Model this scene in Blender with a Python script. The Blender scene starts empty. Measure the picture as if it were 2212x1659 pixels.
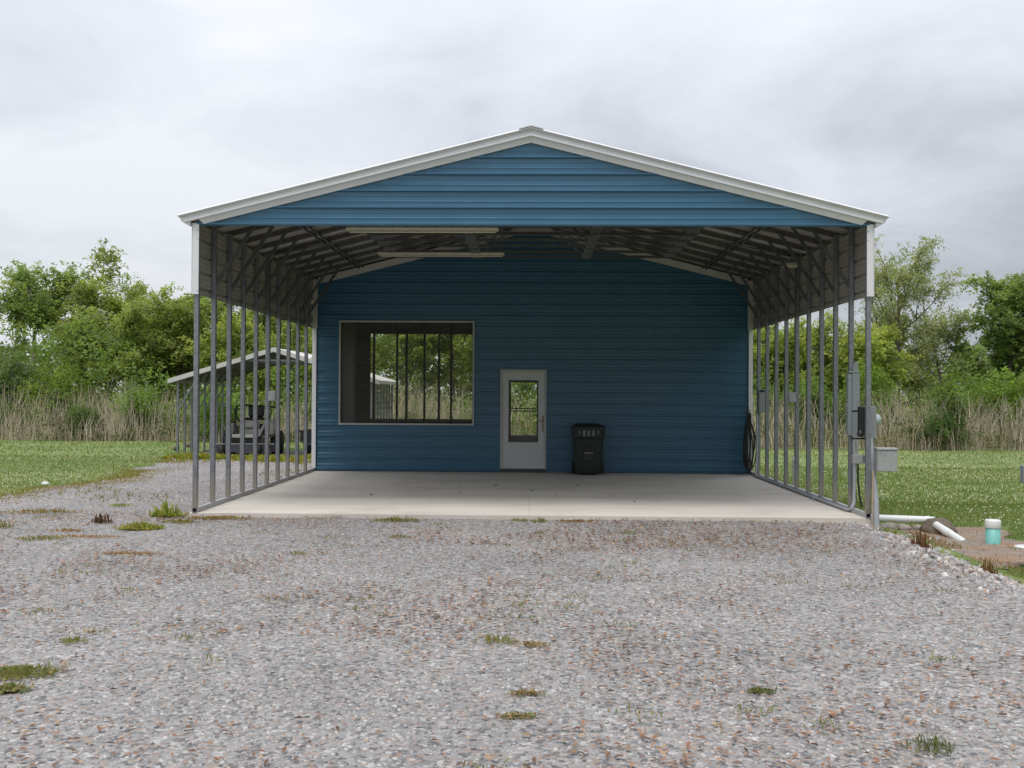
import bpy, math, random
import numpy as np
from mathutils import Matrix, Vector

# ------------------------------------------------------------------ camera
scene = bpy.context.scene
COL = scene.collection
YAW, PITCH, ROLL = 0.02191, 0.00928, 0.00557
fwd = Vector((-math.sin(YAW)*math.cos(PITCH), math.cos(YAW)*math.cos(PITCH), math.sin(PITCH)))
rt = Vector((math.cos(YAW), math.sin(YAW), 0)); up = rt.cross(fwd)
r2 = math.cos(ROLL)*rt + math.sin(ROLL)*up; u2 = -math.sin(ROLL)*rt + math.cos(ROLL)*up
cam = bpy.data.cameras.new('camera'); camo = bpy.data.objects.new('camera', cam); COL.objects.link(camo)
camo.matrix_world = Matrix(((r2.x, u2.x, -fwd.x, 0.0616), (r2.y, u2.y, -fwd.y, 0.0), (r2.z, u2.z, -fwd.z, 1.6514), (0, 0, 0, 1)))
cam.sensor_width = 36; cam.lens = 2200/2212*36; cam.clip_start = 0.1; cam.clip_end = 5000
scene.camera = camo

# ------------------------------------------------------------------ world, sun, exposure
SUN_EL, SUN_AZ = math.radians(68), math.radians(196)      # azimuth clockwise from +y: the sun stands behind the camera
world = bpy.data.worlds.new('World'); scene.world = world; world.use_nodes = True
nt = world.node_tree; nt.nodes.clear()
def N(t, tree, **kw):
    n = tree.nodes.new(t)
    for k, v in kw.items(): setattr(n, k, v)
    return n
def build_sky():
    L = nt.links.new
    out = N('ShaderNodeOutputWorld', nt); bg = N('ShaderNodeBackground', nt); bg.inputs[1].default_value = 0.1
    sky = N('ShaderNodeTexSky', nt, sky_type='NISHITA'); sky.sun_disc = False
    sky.sun_elevation = SUN_EL; sky.sun_rotation = SUN_AZ; sky.air_density = 1.0; sky.dust_density = 2.0
    tc = N('ShaderNodeTexCoord', nt); sep = N('ShaderNodeSeparateXYZ', nt); L(tc.outputs['Generated'], sep.inputs[0])
    def M(op, a, b=None, c=None):
        m = N('ShaderNodeMath', nt, operation=op)
        for i, v in enumerate((a, b, c)):
            if v is None: continue
            if isinstance(v, (int, float)): m.inputs[i].default_value = v
            else: L(v, m.inputs[i])
        return m.outputs[0]
    zc = M('ADD', M('MAXIMUM', sep.outputs[2], 0.0), 0.22)
    u = M('DIVIDE', sep.outputs[0], zc); v = M('DIVIDE', sep.outputs[1], zc)
    cmb = N('ShaderNodeCombineXYZ', nt); L(u, cmb.inputs[0]); L(v, cmb.inputs[1])
    def noise(scale, detail, rough, dist, off):
        mp = N('ShaderNodeMapping', nt); mp.inputs[1].default_value = off; L(cmb.outputs[0], mp.inputs[0])
        n = N('ShaderNodeTexNoise', nt); n.inputs['Scale'].default_value = scale; n.inputs['Detail'].default_value = detail
        n.inputs['Roughness'].default_value = rough; n.inputs['Distortion'].default_value = dist
        L(mp.outputs[0], n.inputs['Vector']); return n.outputs[0]
    big = noise(0.75, 3, 0.5, 0.3, (2.3, 0.4, 0)); med = noise(1.7, 7, 0.55, 0.5, (5.1, 1.7, 0)); fine = noise(5.5, 5, 0.55, 0.4, (0.3, 8.0, 0))
    # one broad bank of darker cloud lies ahead on the right, a paler one ahead on the left
    side = M('MULTIPLY', M('MINIMUM', M('MAXIMUM', M('SUBTRACT', u, 0.25), -1.0), 1.2), -0.23)
    d = M('ADD', M('ADD', M('MULTIPLY', big, 0.8), M('MULTIPLY', med, 0.95)), M('ADD', M('MULTIPLY', fine, 0.15), side))
    mr = N('ShaderNodeMapRange', nt); mr.inputs[1].default_value = 0.66; mr.inputs[2].default_value = 1.22; L(d, mr.inputs[0])
    ramp = N('ShaderNodeValToRGB', nt); e = ramp.color_ramp.elements
    e[0].position = 0.0; e[0].color = (0.475, 0.505, 0.55, 1); e[1].position = 1.0; e[1].color = (0.85, 0.875, 0.92, 1)
    k = e.new(0.45); k.color = (0.68, 0.71, 0.77, 1)
    L(mr.outputs[0], ramp.inputs[0])
    mul = N('ShaderNodeMixRGB', nt, blend_type='MULTIPLY'); mul.inputs[0].default_value = 1; L(ramp.outputs[0], mul.inputs[1])
    # overcast skies are somewhat brighter towards the zenith
    zg = M('MULTIPLY_ADD', M('MAXIMUM', sep.outputs[2], 0.0), 7.5, 7.5)
    cz = N('ShaderNodeCombineXYZ', nt); [L(zg, cz.inputs[i]) for i in range(3)]
    L(cz.outputs[0], mul.inputs[2])
    mix = N('ShaderNodeMixRGB', nt); mix.inputs[0].default_value = 0.9
    L(sky.outputs[0], mix.inputs[1]); L(mul.outputs[0], mix.inputs[2])
    L(mix.outputs[0], bg.inputs[0]); L(bg.outputs[0], out.inputs[0])
build_sky()
sun = bpy.data.lights.new('sun', 'SUN'); suno = bpy.data.objects.new('sun', sun); COL.objects.link(suno)
sun.energy = 1.5; sun.angle = math.radians(24); sun.color = (1.0, 0.97, 0.92)
sd = Vector((math.sin(SUN_AZ)*math.cos(SUN_EL), math.cos(SUN_AZ)*math.cos(SUN_EL), math.sin(SUN_EL)))
suno.rotation_euler = sd.to_track_quat('Z', 'Y').to_euler(); suno.location = (0, -20, 40)
vs = scene.view_settings; vs.view_transform = 'Standard'; vs.look = 'None'; vs.exposure = 0.27; vs.gamma = 1.0; vs.use_curve_mapping = False
scene.render.engine = 'CYCLES'
cy = scene.cycles; cy.use_denoising = True; cy.denoiser = 'OPENIMAGEDENOISE'
cy.denoising_input_passes = 'RGB_ALBEDO_NORMAL'; cy.max_bounces = 8; cy.diffuse_bounces = 4; cy.transparent_max_bounces = 16
cy.caustics_reflective = False; cy.caustics_refractive = False

rng = np.random.default_rng(7); random.seed(7)

# ------------------------------------------------------------------ materials
def new_mat(name):
    m = bpy.data.materials.new(name); m.use_nodes = True; t = m.node_tree
    return m, t, t.nodes['Principled BSDF'], t.nodes['Material Output']
def mat(name, c, rough=0.5, metal=0.0, var=0.12, scale=6.0, bump=0.0, bscale=60.0, spec=0.5, stain=None, stain_lo=0.55, stain_scale=1.5, rvar=0.1, stretch=None):
    m, t, p, o = new_mat(name); L = t.links.new
    tc = N('ShaderNodeTexCoord', t); vec = tc.outputs['Object']
    if stretch:
        mp = N('ShaderNodeMapping', t); mp.inputs[3].default_value = stretch; L(vec, mp.inputs[0]); vec = mp.outputs[0]
    n = N('ShaderNodeTexNoise', t); n.inputs['Scale'].default_value = scale; n.inputs['Detail'].default_value = 6; L(vec, n.inputs['Vector'])
    hsv = N('ShaderNodeHueSaturation', t); hsv.inputs['Color'].default_value = (*c, 1)
    mr = N('ShaderNodeMapRange', t); mr.inputs[1].default_value = 0.3; mr.inputs[2].default_value = 0.7; mr.inputs[3].default_value = 1-var; mr.inputs[4].default_value = 1+var
    L(n.outputs[0], mr.inputs[0]); L(mr.outputs[0], hsv.inputs['Value']); col = hsv.outputs[0]
    if stain:
        n2 = N('ShaderNodeTexNoise', t); n2.inputs['Scale'].default_value = stain_scale; n2.inputs['Detail'].default_value = 8; n2.inputs['Roughness'].default_value = 0.65; L(tc.outputs['Object'], n2.inputs['Vector'])
        mr2 = N('ShaderNodeMapRange', t); mr2.inputs[1].default_value = stain_lo; mr2.inputs[2].default_value = stain_lo+0.25; mr2.inputs[4].default_value = 0.8; L(n2.outputs[0], mr2.inputs[0])
        mx = N('ShaderNodeMixRGB', t); L(mr2.outputs[0], mx.inputs[0]); L(col, mx.inputs[1]); mx.inputs[2].default_value = (*stain, 1); col = mx.outputs[0]
    L(col, p.inputs['Base Color']); p.inputs['Metallic'].default_value = metal; p.inputs['Specular IOR Level'].default_value = spec
    mr3 = N('ShaderNodeMapRange', t); mr3.inputs[3].default_value = max(rough-rvar, .03); mr3.inputs[4].default_value = min(rough+rvar, 1); L(n.outputs[0], mr3.inputs[0]); L(mr3.outputs[0], p.inputs['Roughness'])
    if bump:
        b = N('ShaderNodeBump', t); b.inputs['Strength'].default_value = bump; b.inputs['Distance'].default_value = 0.01
        n3 = N('ShaderNodeTexNoise', t); n3.inputs['Scale'].default_value = bscale; n3.inputs['Detail'].default_value = 4; L(tc.outputs['Object'], n3.inputs['Vector'])
        L(n3.outputs[0], b.inputs['Height']); L(b.outputs[0], p.inputs['Normal'])
    return m
def leaf_mat(name, trans=0.52, rough=0.55):
    m, t, p, o = new_mat(name); L = t.links.new
    a = N('ShaderNodeAttribute', t, attribute_name='tint'); L(a.outputs['Color'], p.inputs['Base Color'])
    p.inputs['Roughness'].default_value = rough; p.inputs['Specular IOR Level'].default_value = 0.3
    if trans:
        tr = N('ShaderNodeBsdfTranslucent', t); g = N('ShaderNodeMixRGB', t, blend_type='MULTIPLY'); g.inputs[0].default_value = 1
        g.inputs[2].default_value = (1.35, 1.35, 0.7, 1); L(a.outputs['Color'], g.inputs[1]); L(g.outputs[0], tr.inputs[0])
        mx = N('ShaderNodeMixShader', t); mx.inputs[0].default_value = trans; L(p.outputs[0], mx.inputs[1]); L(tr.outputs[0], mx.inputs[2]); L(mx.outputs[0], o.inputs[0])
    return m
def glass_mat(name, tint=(0.8, 0.84, 0.82), ior=1.3, haze=0.0):
    m, t, p, o = new_mat(name); L = t.links.new; t.nodes.remove(p)
    tr = N('ShaderNodeBsdfTransparent', t); tr.inputs[0].default_value = (*tint, 1)
    if haze:
        df = N('ShaderNodeBsdfDiffuse', t); df.inputs[0].default_value = (.42, .42, .40, 1); hm = N('ShaderNodeMixShader', t); hm.inputs[0].default_value = haze; L(tr.outputs[0], hm.inputs[1]); L(df.outputs[0], hm.inputs[2]); tr = hm
    gl = N('ShaderNodeBsdfGlossy', t); gl.inputs['Roughness'].default_value = 0.03
    fr = N('ShaderNodeFresnel', t); fr.inputs[0].default_value = ior
    n = N('ShaderNodeTexNoise', t); n.inputs['Scale'].default_value = 2.0
    ml = N('ShaderNodeMath', t, operation='MULTIPLY'); L(fr.outputs[0], ml.inputs[0]); ml.inputs[1].default_value = 1.0
    mx = N('ShaderNodeMixShader', t); L(ml.outputs[0], mx.inputs[0]); L(tr.outputs[0], mx.inputs[1]); L(gl.outputs[0], mx.inputs[2]); L(mx.outputs[0], o.inputs[0])
    return m
def ground_mats():
    # gravel bed between and beneath the loose stones
    m, t, p, o = new_mat('gravel_bed'); L = t.links.new
    tc = N('ShaderNodeTexCoord', t)
    v = N('ShaderNodeTexVoronoi', t); v.inputs['Scale'].default_value = 34; L(tc.outputs['Object'], v.inputs['Vector'])
    w = N('ShaderNodeTexWhiteNoise', t, noise_dimensions='3D'); L(v.outputs['Color'], w.inputs['Vector'])
    r = N('ShaderNodeValToRGB', t); e = r.color_ramp.elements; r.color_ramp.interpolation = 'LINEAR'
    e[0].color = (0.13, 0.127, 0.128, 1); e[1].color = (0.48, 0.47, 0.455, 1); k = e.new(0.3); k.color = (0.25, 0.245, 0.245, 1); k = e.new(0.7); k.color = (0.34, 0.33, 0.325, 1); k = e.new(0.86); k.color = (0.31, 0.23, 0.19, 1); k = e.new(0.92); k.color = (0.4, 0.38, 0.38, 1)
    L(w.outputs['Value'], r.inputs[0])
    n = N('ShaderNodeTexNoise', t); n.inputs['Scale'].default_value = 0.55; n.inputs['Detail'].default_value = 5; L(tc.outputs['Object'], n.inputs['Vector'])
    mr = N('ShaderNodeMapRange', t); mr.inputs[1].default_value = .35; mr.inputs[2].default_value = .7; mr.inputs[3].default_value = .80; mr.inputs[4].default_value = 1.05; L(n.outputs[0], mr.inputs[0])
    h = N('ShaderNodeHueSaturation', t); L(r.outputs[0], h.inputs['Color']); L(mr.outputs[0], h.inputs['Value'])
    L(h.outputs[0], p.inputs['Base Color']); p.inputs['Roughness'].default_value = 0.85; p.inputs['Specular IOR Level'].default_value = .25
    b = N('ShaderNodeBump', t); b.inputs['Strength'].default_value = 0.7; b.inputs['Distance'].default_value = 0.012; b.invert = True; L(v.outputs['Distance'], b.inputs['Height']); L(b.outputs[0], p.inputs['Normal'])
    # lawn soil and thatch
    m2, t, p, o = new_mat('lawn_turf'); L = t.links.new
    tc = N('ShaderNodeTexCoord', t)
    n1 = N('ShaderNodeTexNoise', t); n1.inputs['Scale'].default_value = 0.35; n1.inputs['Detail'].default_value = 6; n1.inputs['Roughness'].default_value = 0.6
    mp = N('ShaderNodeMapping', t); mp.inputs[3].default_value = (0.6, 1.6, 1); L(tc.outputs['Object'], mp.inputs[0]); L(mp.outputs[0], n1.inputs['Vector'])
    n2 = N('ShaderNodeTexNoise', t); n2.inputs['Scale'].default_value = 9; n2.inputs['Detail'].default_value = 8; L(tc.outputs['Object'], n2.inputs['Vector'])
    r = N('ShaderNodeValToRGB', t); e = r.color_ramp.elements; e[0].position = .3; e[0].color = (0.115, 0.18, 0.055, 1); e[1].position = .72; e[1].color = (0.245, 0.275, 0.11, 1); L(n1.outputs[0], r.inputs[0])
    mr = N('ShaderNodeMapRange', t); mr.inputs[1].default_value = .3; mr.inputs[2].default_value = .7; mr.inputs[3].default_value = .7; mr.inputs[4].default_value = 1.25; L(n2.outputs[0], mr.inputs[0])
    h = N('ShaderNodeHueSaturation', t); L(r.outputs[0], h.inputs['Color']); L(mr.outputs[0], h.inputs['Value']); L(h.outputs[0], p.inputs['Base Color'])
    p.inputs['Roughness'].default_value = .9; p.inputs['Specular IOR Level'].default_value = .15
    b = N('ShaderNodeBump', t); b.inputs['Strength'].default_value = .6; b.inputs['Distance'].default_value = .03; L(n2.outputs[0], b.inputs['Height']); L(b.outputs[0], p.inputs['Normal'])
    return m, m2
def post_mat():
    m = mat('galvanised_post', (0.25, 0.26, 0.285), 0.42, 0.5, 0.16, 22, stain=(.17, .165, .165), stain_lo=.56, stain_scale=5, rvar=.14)
    t = m.node_tree; p = t.nodes['Principled BSDF']; L = t.links.new; src = p.inputs['Base Color'].links[0].from_socket
    tc = N('ShaderNodeTexCoord', t); sp = N('ShaderNodeSeparateXYZ', t); L(tc.outputs['Object'], sp.inputs[0]); n = N('ShaderNodeTexNoise', t); n.inputs['Scale'].default_value = 9; n.inputs['Detail'].default_value = 6; L(tc.outputs['Object'], n.inputs['Vector'])
    a = N('ShaderNodeMath', t, operation='MULTIPLY_ADD'); L(n.outputs[0], a.inputs[0]); a.inputs[1].default_value = -.45; L(sp.outputs[2], a.inputs[2])
    mr = N('ShaderNodeMapRange', t); mr.inputs[1].default_value = -.1; mr.inputs[2].default_value = .30; mr.inputs[3].default_value = .75; mr.inputs[4].default_value = 0; L(a.outputs[0], mr.inputs[0])
    mx = N('ShaderNodeMixRGB', t); L(mr.outputs[0], mx.inputs[0]); L(src, mx.inputs[1]); mx.inputs[2].default_value = (.36, .32, .26, 1); L(mx.outputs[0], p.inputs['Base Color'])
    return m
GRAVEL, TURF = ground_mats()
M = dict(
    blue=mat('blue_painted_steel', (0.050, 0.148, 0.245), 0.31, 0.0, 0.05, 3.0, spec=0.55, stain=(0.055, 0.135, 0.215), stain_lo=0.6, stain_scale=2.2, rvar=0.08, bump=.35, bscale=2.4),
    white=mat('white_painted_steel', (0.76, 0.755, 0.785), 0.4, 0, 0.03, 5, spec=.4, stain=(.58, .57, .54), stain_lo=.6),
    roofwhite=mat('white_roof_steel', (0.56, 0.545, 0.53), 0.45, 0, 0.05, 3, stain=(.42, .39, .34), stain_lo=.55),
    galv=mat('galvanised_steel', (0.25, 0.26, 0.285), 0.42, 0.55, 0.16, 22, stain=(.17, .165, .165), stain_lo=.56, stain_scale=5, rvar=.14),
    galvpost=post_mat(),
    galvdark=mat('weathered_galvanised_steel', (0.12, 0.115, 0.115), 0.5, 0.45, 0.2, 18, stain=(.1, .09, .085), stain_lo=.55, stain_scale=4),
    galvlight=mat('bright_galvanised_steel', (0.42, 0.42, 0.43), 0.45, 0.3, 0.12, 20, stain=(.3, .25, .19), stain_lo=.62, stain_scale=4),
    concrete=mat('broomed_concrete', (0.62, 0.575, 0.515), 0.85, 0, 0.10, 1.2, 0.25, 140, .2, stain=(.43, .39, .335), stain_lo=.52, stain_scale=.7, stretch=(.35, 1.2, 1)),
    panelback=mat('bare_panel_back', (0.31, 0.293, 0.268), 0.55, 0, 0.08, 4, stain=(.27, .25, .22), stain_lo=.58),
    inner=mat('shaded_interior', (0.13, 0.128, 0.125), .8, 0, .1, 4),  # unlit room's shade put into the colour; bare panels would be paler
    darkframe=mat('dark_bronze_frame', (0.05, 0.048, 0.045), .5, 0, .1, 8),
    doorpaint=mat('pale_grey_door_paint', (0.58, 0.60, 0.62), .4, 0, .03, 5, stain=(.5, .51, .52), stain_lo=.62),
    doorframe=mat('off_white_frame_paint', (0.46, 0.46, 0.46), .45, 0, .05, 6),
    brass=mat('aged_brass', (0.30, 0.23, 0.17), .4, .7, .1, 20),
    glass=glass_mat('insect_screen', (.92, .93, .89), 1.08, .07), glass2=glass_mat('door_glass', (.93, .95, .92)), domeglass=mat('meter_glass', (.42, .50, .50), .12, 0, .05, 9),
    bingreen=mat('dark_green_plastic', (0.013, 0.021, 0.015), .5, 0, .12, 8, .1, 200),
    bingrey=mat('worn_grey_mark', (0.20, 0.21, 0.22), .6, 0, .1, 20),
    black=mat('black_rubber', (0.022, 0.021, 0.02), .65, 0, .2, 14, .15, 90),
    blackpl=mat('black_vinyl', (0.018, 0.02, 0.022), .4, 0, .1, 14),
    boxgrey=mat('grey_enamel', (0.26, 0.285, 0.295), .45, 0.1, .06, 9, stain=(.2, .21, .21), stain_lo=.6, stain_scale=4),
    boxlight=mat('light_grey_pvc', (0.40, 0.405, 0.41), .5, 0, .06, 9, stain=(.3, .29, .27), stain_lo=.6, stain_scale=4),
    pvcgrey=mat('grey_conduit_pvc', (0.36, 0.385, 0.41), .45, 0, .06, 9),
    pvcwhite=mat('white_pvc', (0.72, 0.73, 0.72), .4, 0, .04, 8, stain=(.5, .46, .38), stain_lo=.62, stain_scale=3),
    teal=mat('teal_pvc', (0.20, 0.52, 0.47), .45, 0, .08, 12, stain=(.12, .4, .37), stain_lo=.56, stain_scale=9, stretch=(1, 1, .2)),
    tan=mat('tan_pipe', (0.42, 0.33, 0.23), .6, 0, .1, 12), rust=mat('rusty_steel', (0.24, 0.12, 0.06), .8, .1, .25, 25),
    dirt=mat('bare_soil', (0.26, 0.215, 0.18), .95, 0, .22, 5, .8, 40, .1, stain=(.33, .18, .10), stain_lo=.46, stain_scale=1.6),
    mound=mat('loose_dark_soil', (0.165, 0.135, 0.11), .95, 0, .25, 30, .9, 60, .1),
    rock=mat('pale_rock', (0.33, 0.30, 0.26), .85, 0, .2, 14, .5, 40, .2),
    bark=mat('grey_bark', (0.16, 0.135, 0.115), .9, 0, .25, 12, .6, 40, .1), barklight=mat('pale_bark', (0.27, 0.25, 0.22), .9, 0, .2, 12, .5, 40, .1),
    leaf=leaf_mat('leaf'), stalk=leaf_mat('dry_stalk', .12, .8), stone=leaf_mat('loose_stone', 0, .78), deadleaf=leaf_mat('dead_leaf', .1, .75), petal=leaf_mat('petal', .3, .8),
    lamp=mat('aged_white_lamp', (0.62, 0.58, 0.48), .4, 0, .05, 8), gold=mat('tarnished_khaki_paint', (.38, .365, .345), .45, .1, .12, 10, stain=(.1, .09, .08), stain_lo=.55, stain_scale=6),
    deck=mat('dusty_navy_deck', (0.075, 0.075, 0.095), .55, .1, .2, 8, stain=(.13, .12, .11), stain_lo=.55, stain_scale=4), rim=mat('dull_grey_rim', (.5, .5, .48), .5, .2, .1, 12),
    litter=mat('white_plastic_bag', (.78, .8, .82), .5, 0, .05, 30))

# ------------------------------------------------------------------ mesh helpers
class MB:
    def __init__(s): s.v = []; s.f = []; s.sm = []
    def add(s, vs, fs, smooth=False):
        b = len(s.v); s.v += [tuple(map(float, p)) for p in vs]; s.f += [tuple(i+b for i in f) for f in fs]; s.sm += [smooth]*len(fs); return s
    def box(s, x0, x1, y0, y1, z0, z1, bev=0.0):
        if bev > 0:
            c = ((x0+x1)/2, (y0+y1)/2, (z0+z1)/2); h = ((x1-x0)/2, (y1-y0)/2, (z1-z0)/2); b = min(bev, min(h)*.9)
            vs = []; idx = {}
            for sx in (-1, 1):
                for sy in (-1, 1):
                    for sz in (-1, 1):
                        for a in range(3):
                            q = [sx*h[0], sy*h[1], sz*h[2]]; sg = (sx, sy, sz)
                            for k in range(3):
                                if k != a: q[k] -= sg[k]*b
                            idx[(sx, sy, sz, a)] = len(vs); vs.append((c[0]+q[0], c[1]+q[1], c[2]+q[2]))
            fs = []
            def fc(lst, n):
                p = [Vector(vs[i]) for i in lst]; nn = (p[1]-p[0]).cross(p[2]-p[0])
                fs.append(lst if nn.dot(Vector(n)) > 0 else lst[::-1])
            for a in range(3):
                o1, o2 = [k for k in range(3) if k != a]
                for sg in (-1, 1):
                    l = []
                    for s1, s2 in ((-1, -1), (1, -1), (1, 1), (-1, 1)):
                        q = [0, 0, 0]; q[a] = sg; q[o1] = s1; q[o2] = s2; l.append(idx[(*q, a)])
                    n = [0, 0, 0]; n[a] = sg; fc(l, n)
                for s1 in (-1, 1):
                    for s2 in (-1, 1):
                        l = []
                        for sg, ax in ((-1, o1), (1, o1), (1, o2), (-1, o2)):
                            q = [0, 0, 0]; q[a] = sg; q[o1] = s1; q[o2] = s2; l.append(idx[(*q, ax)])
                        n = [0, 0, 0]; n[o1] = s1; n[o2] = s2; fc(l, n)
            for sx in (-1, 1):
                for sy in (-1, 1):
                    for sz in (-1, 1): fc([idx[(sx, sy, sz, a)] for a in range(3)], (sx, sy, sz))
            return s.add(vs, fs)
        vs = [(x0, y0, z0), (x1, y0, z0), (x1, y1, z0), (x0, y1, z0), (x0, y0, z1), (x1, y0, z1), (x1, y1, z1), (x0, y1, z1)]
        return s.add(vs, [(3, 2, 1, 0), (4, 5, 6, 7), (0, 1, 5, 4), (1, 2, 6, 5), (2, 3, 7, 6), (3, 0, 4, 7)])
    def beam(s, p0, p1, w, h, ref=(0, 1, 0)):
        p0, p1 = Vector(p0), Vector(p1); d = (p1-p0).normalized(); a = Vector(ref); a = (a-d*a.dot(d)).normalized(); b = d.cross(a)
        vs = []
        for p in (p0, p1):
            for i, j in ((-1, -1), (1, -1), (1, 1), (-1, 1)): vs.append(p+a*(i*w/2)+b*(j*h/2))
        return s.add(vs, [(3, 2, 1, 0), (4, 5, 6, 7), (0, 1, 5, 4), (1, 2, 6, 5), (2, 3, 7, 6), (3, 0, 4, 7)])
    def tube(s, path, r, n=10, caps=True, smooth=True):
        P = [Vector(p) for p in path]; R = r if isinstance(r, (list, tuple)) else [r]*len(P); vs = []; fs = []; a = None
        for i, p in enumerate(P):
            d = ((P[min(i+1, len(P)-1)]-P[max(i-1, 0)])).normalized()
            if a is None: a = Vector((0, 0, 1)) if abs(d.z) < .9 else Vector((1, 0, 0))
            a = (a-d*a.dot(d)).normalized(); b = d.cross(a)
            for k in range(n): t = 2*math.pi*k/n; vs.append(p+(a*math.cos(t)+b*math.sin(t))*R[i])
        for i in range(len(P)-1):
            for k in range(n): fs.append((i*n+k, i*n+(k+1) % n, (i+1)*n+(k+1) % n, (i+1)*n+k))
        s.add(vs, fs, smooth)
        if caps: s.add(vs[:n], [tuple(range(n))[::-1]]); s.add(vs[-n:], [tuple(range(n))])
        return s
    def lathe(s, prof, c, axis='z', n=20, smooth=True):
        vs = []; fs = []; m = len(prof)
        for r, h in prof:
            for k in range(n):
                t = 2*math.pi*k/n; a, b = r*math.cos(t), r*math.sin(t)
                q = {'z': (a, b, h), 'x': (h, a, b), 'y': (b, h, a)}[axis]; vs.append((c[0]+q[0], c[1]+q[1], c[2]+q[2]))
        for i in range(m-1):
            for k in range(n): fs.append((i*n+k, i*n+(k+1) % n, (i+1)*n+(k+1) % n, (i+1)*n+k))
        s.add(vs, fs, smooth)
        s.add(vs[:n], [tuple(range(n))[::-1]]); s.add(vs[-n:], [tuple(range(n))]); return s
    def prism(s, poly, p0, p1, ea, eb):
        """2-D outline poly (a,b) swept from p0 to p1; ea, eb are the outline's axes"""
        p0, p1, ea, eb = map(Vector, (p0, p1, ea, eb)); n = len(poly)
        vs = [p0+ea*a+eb*b for a, b in poly]+[p1+ea*a+eb*b for a, b in poly]
        fs = [(k, (k+1) % n, (k+1) % n+n, k+n) for k in range(n)]+[tuple(range(n))[::-1], tuple(range(n, 2*n))]
        return s.add(vs, fs)
    def build(s, name, m, parent=None, offset=None):
        me = bpy.data.meshes.new(name)
        v = [(p[0]-offset[0], p[1]-offset[1], p[2]-offset[2]) for p in s.v] if offset is not None else s.v
        me.from_pydata(v, [], s.f); me.polygons.foreach_set('use_smooth', s.sm); me.materials.append(m); me.update()
        o = bpy.data.objects.new(name, me); COL.objects.link(o)
        if offset is not None: o.location = offset
        if parent: o.parent = parent
        return o
def fast_mesh(name, verts, faces, m, tint=None, parent=None, smooth=False):
    """verts (n,3), faces (m,k) with one constant k; tint (n,3)"""
    me = bpy.data.meshes.new(name); verts = np.asarray(verts, np.float32); faces = np.asarray(faces, np.int32); k = faces.shape[1]
    me.vertices.add(len(verts)); me.vertices.foreach_set('co', verts.ravel()); me.loops.add(faces.size); me.loops.foreach_set('vertex_index', faces.ravel())
    me.polygons.add(len(faces)); me.polygons.foreach_set('loop_start', np.arange(0, faces.size, k, dtype=np.int32)); me.polygons.foreach_set('loop_total', np.full(len(faces), k, np.int32))
    if tint is not None:
        a = me.color_attributes.new('tint', 'FLOAT_COLOR', 'POINT'); c = np.ones((len(verts), 4), np.float32); c[:, :3] = tint; a.data.foreach_set('color', c.ravel())
    me.materials.append(m); me.update(calc_edges=True)
    if smooth: me.polygons.foreach_set('use_smooth', np.ones(len(faces), bool))
    o = bpy.data.objects.new(name, me); COL.objects.link(o)
    if parent: o.parent = parent
    return o
def tag(o, label=None, cat=None, group=None, kind=None):
    for k, v in (('label', label), ('category', cat), ('group', group), ('kind', kind)):
        if v: o[k] = v
    return o
def thing(name, label, cat, loc=(0, 0, 0), group=None, rz=0):
    o = bpy.data.objects.new(name, None); COL.objects.link(o); o.location = loc; o.rotation_euler[2] = rz; o.empty_display_size = .2
    return tag(o, label, cat, group)
def again(o, loc=None, parent=None):
    c = o.copy(); COL.objects.link(c)
    if parent: c.parent = parent
    if loc is not None: c.location = loc
    return c
def sstep(a, b, x): t = np.clip((np.asarray(x, float)-a)/(b-a), 0, 1); return t*t*(3-2*t)
_vn = rng.random((64, 64))
def vnoise(x, y, s):
    x = np.asarray(x, float)*s; y = np.asarray(y, float)*s; xi = np.floor(x).astype(int); yi = np.floor(y).astype(int); fx = x-xi; fy = y-yi
    fx = fx*fx*(3-2*fx); fy = fy*fy*(3-2*fy); g = lambda i, j: _vn[i % 64, j % 64]
    return (g(xi, yi)*(1-fx)+g(xi+1, yi)*fx)*(1-fy)+(g(xi, yi+1)*(1-fx)+g(xi+1, yi+1)*fx)*fy
def gz(x, y):
    x = np.asarray(x, float); y = np.asarray(y, float)
    z = -.055-.095*sstep(15, 26, y)
    z = z-.15*sstep(4.25, 5.1, x+.0*y)*sstep(5, 9, y)
    return z+.02*(vnoise(x, y, .8)-.5)+.03*(vnoise(x+9, y+4, .25)-.5)

# ------------------------------------------------------------------ ground
LEFT_EDGE = [(4, -9.0), (10, -8.8), (15.9, -8.4), (18.1, -8.45), (19.6, -8.15), (24, -8.95), (26.5, -9.35), (31.5, -9.9)]
RIGHT_EDGE = [(-30, 8), (3, 5.9), (6, 5.0), (9.3, 4.5), (10.3, 4.58), (11.9, 4.55), (13, 4.7), (13.9, 4.85)]
def left_edge(y): return np.interp(y, [a for a, b in LEFT_EDGE], [b for a, b in LEFT_EDGE])
def right_edge(y): return np.where(np.asarray(y) > 13.95, 4.6, np.interp(y, [a for a, b in RIGHT_EDGE], [b for a, b in RIGHT_EDGE]))
def in_gravel(x, y, soft=.35):
    j = soft*(vnoise(x, y, 1.7)-.5)*2+.12*(vnoise(x, y, 7)-.5)*2
    return (x > left_edge(y)+j) & (x < right_edge(y)+j*.6) & (y < 31+j)
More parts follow.
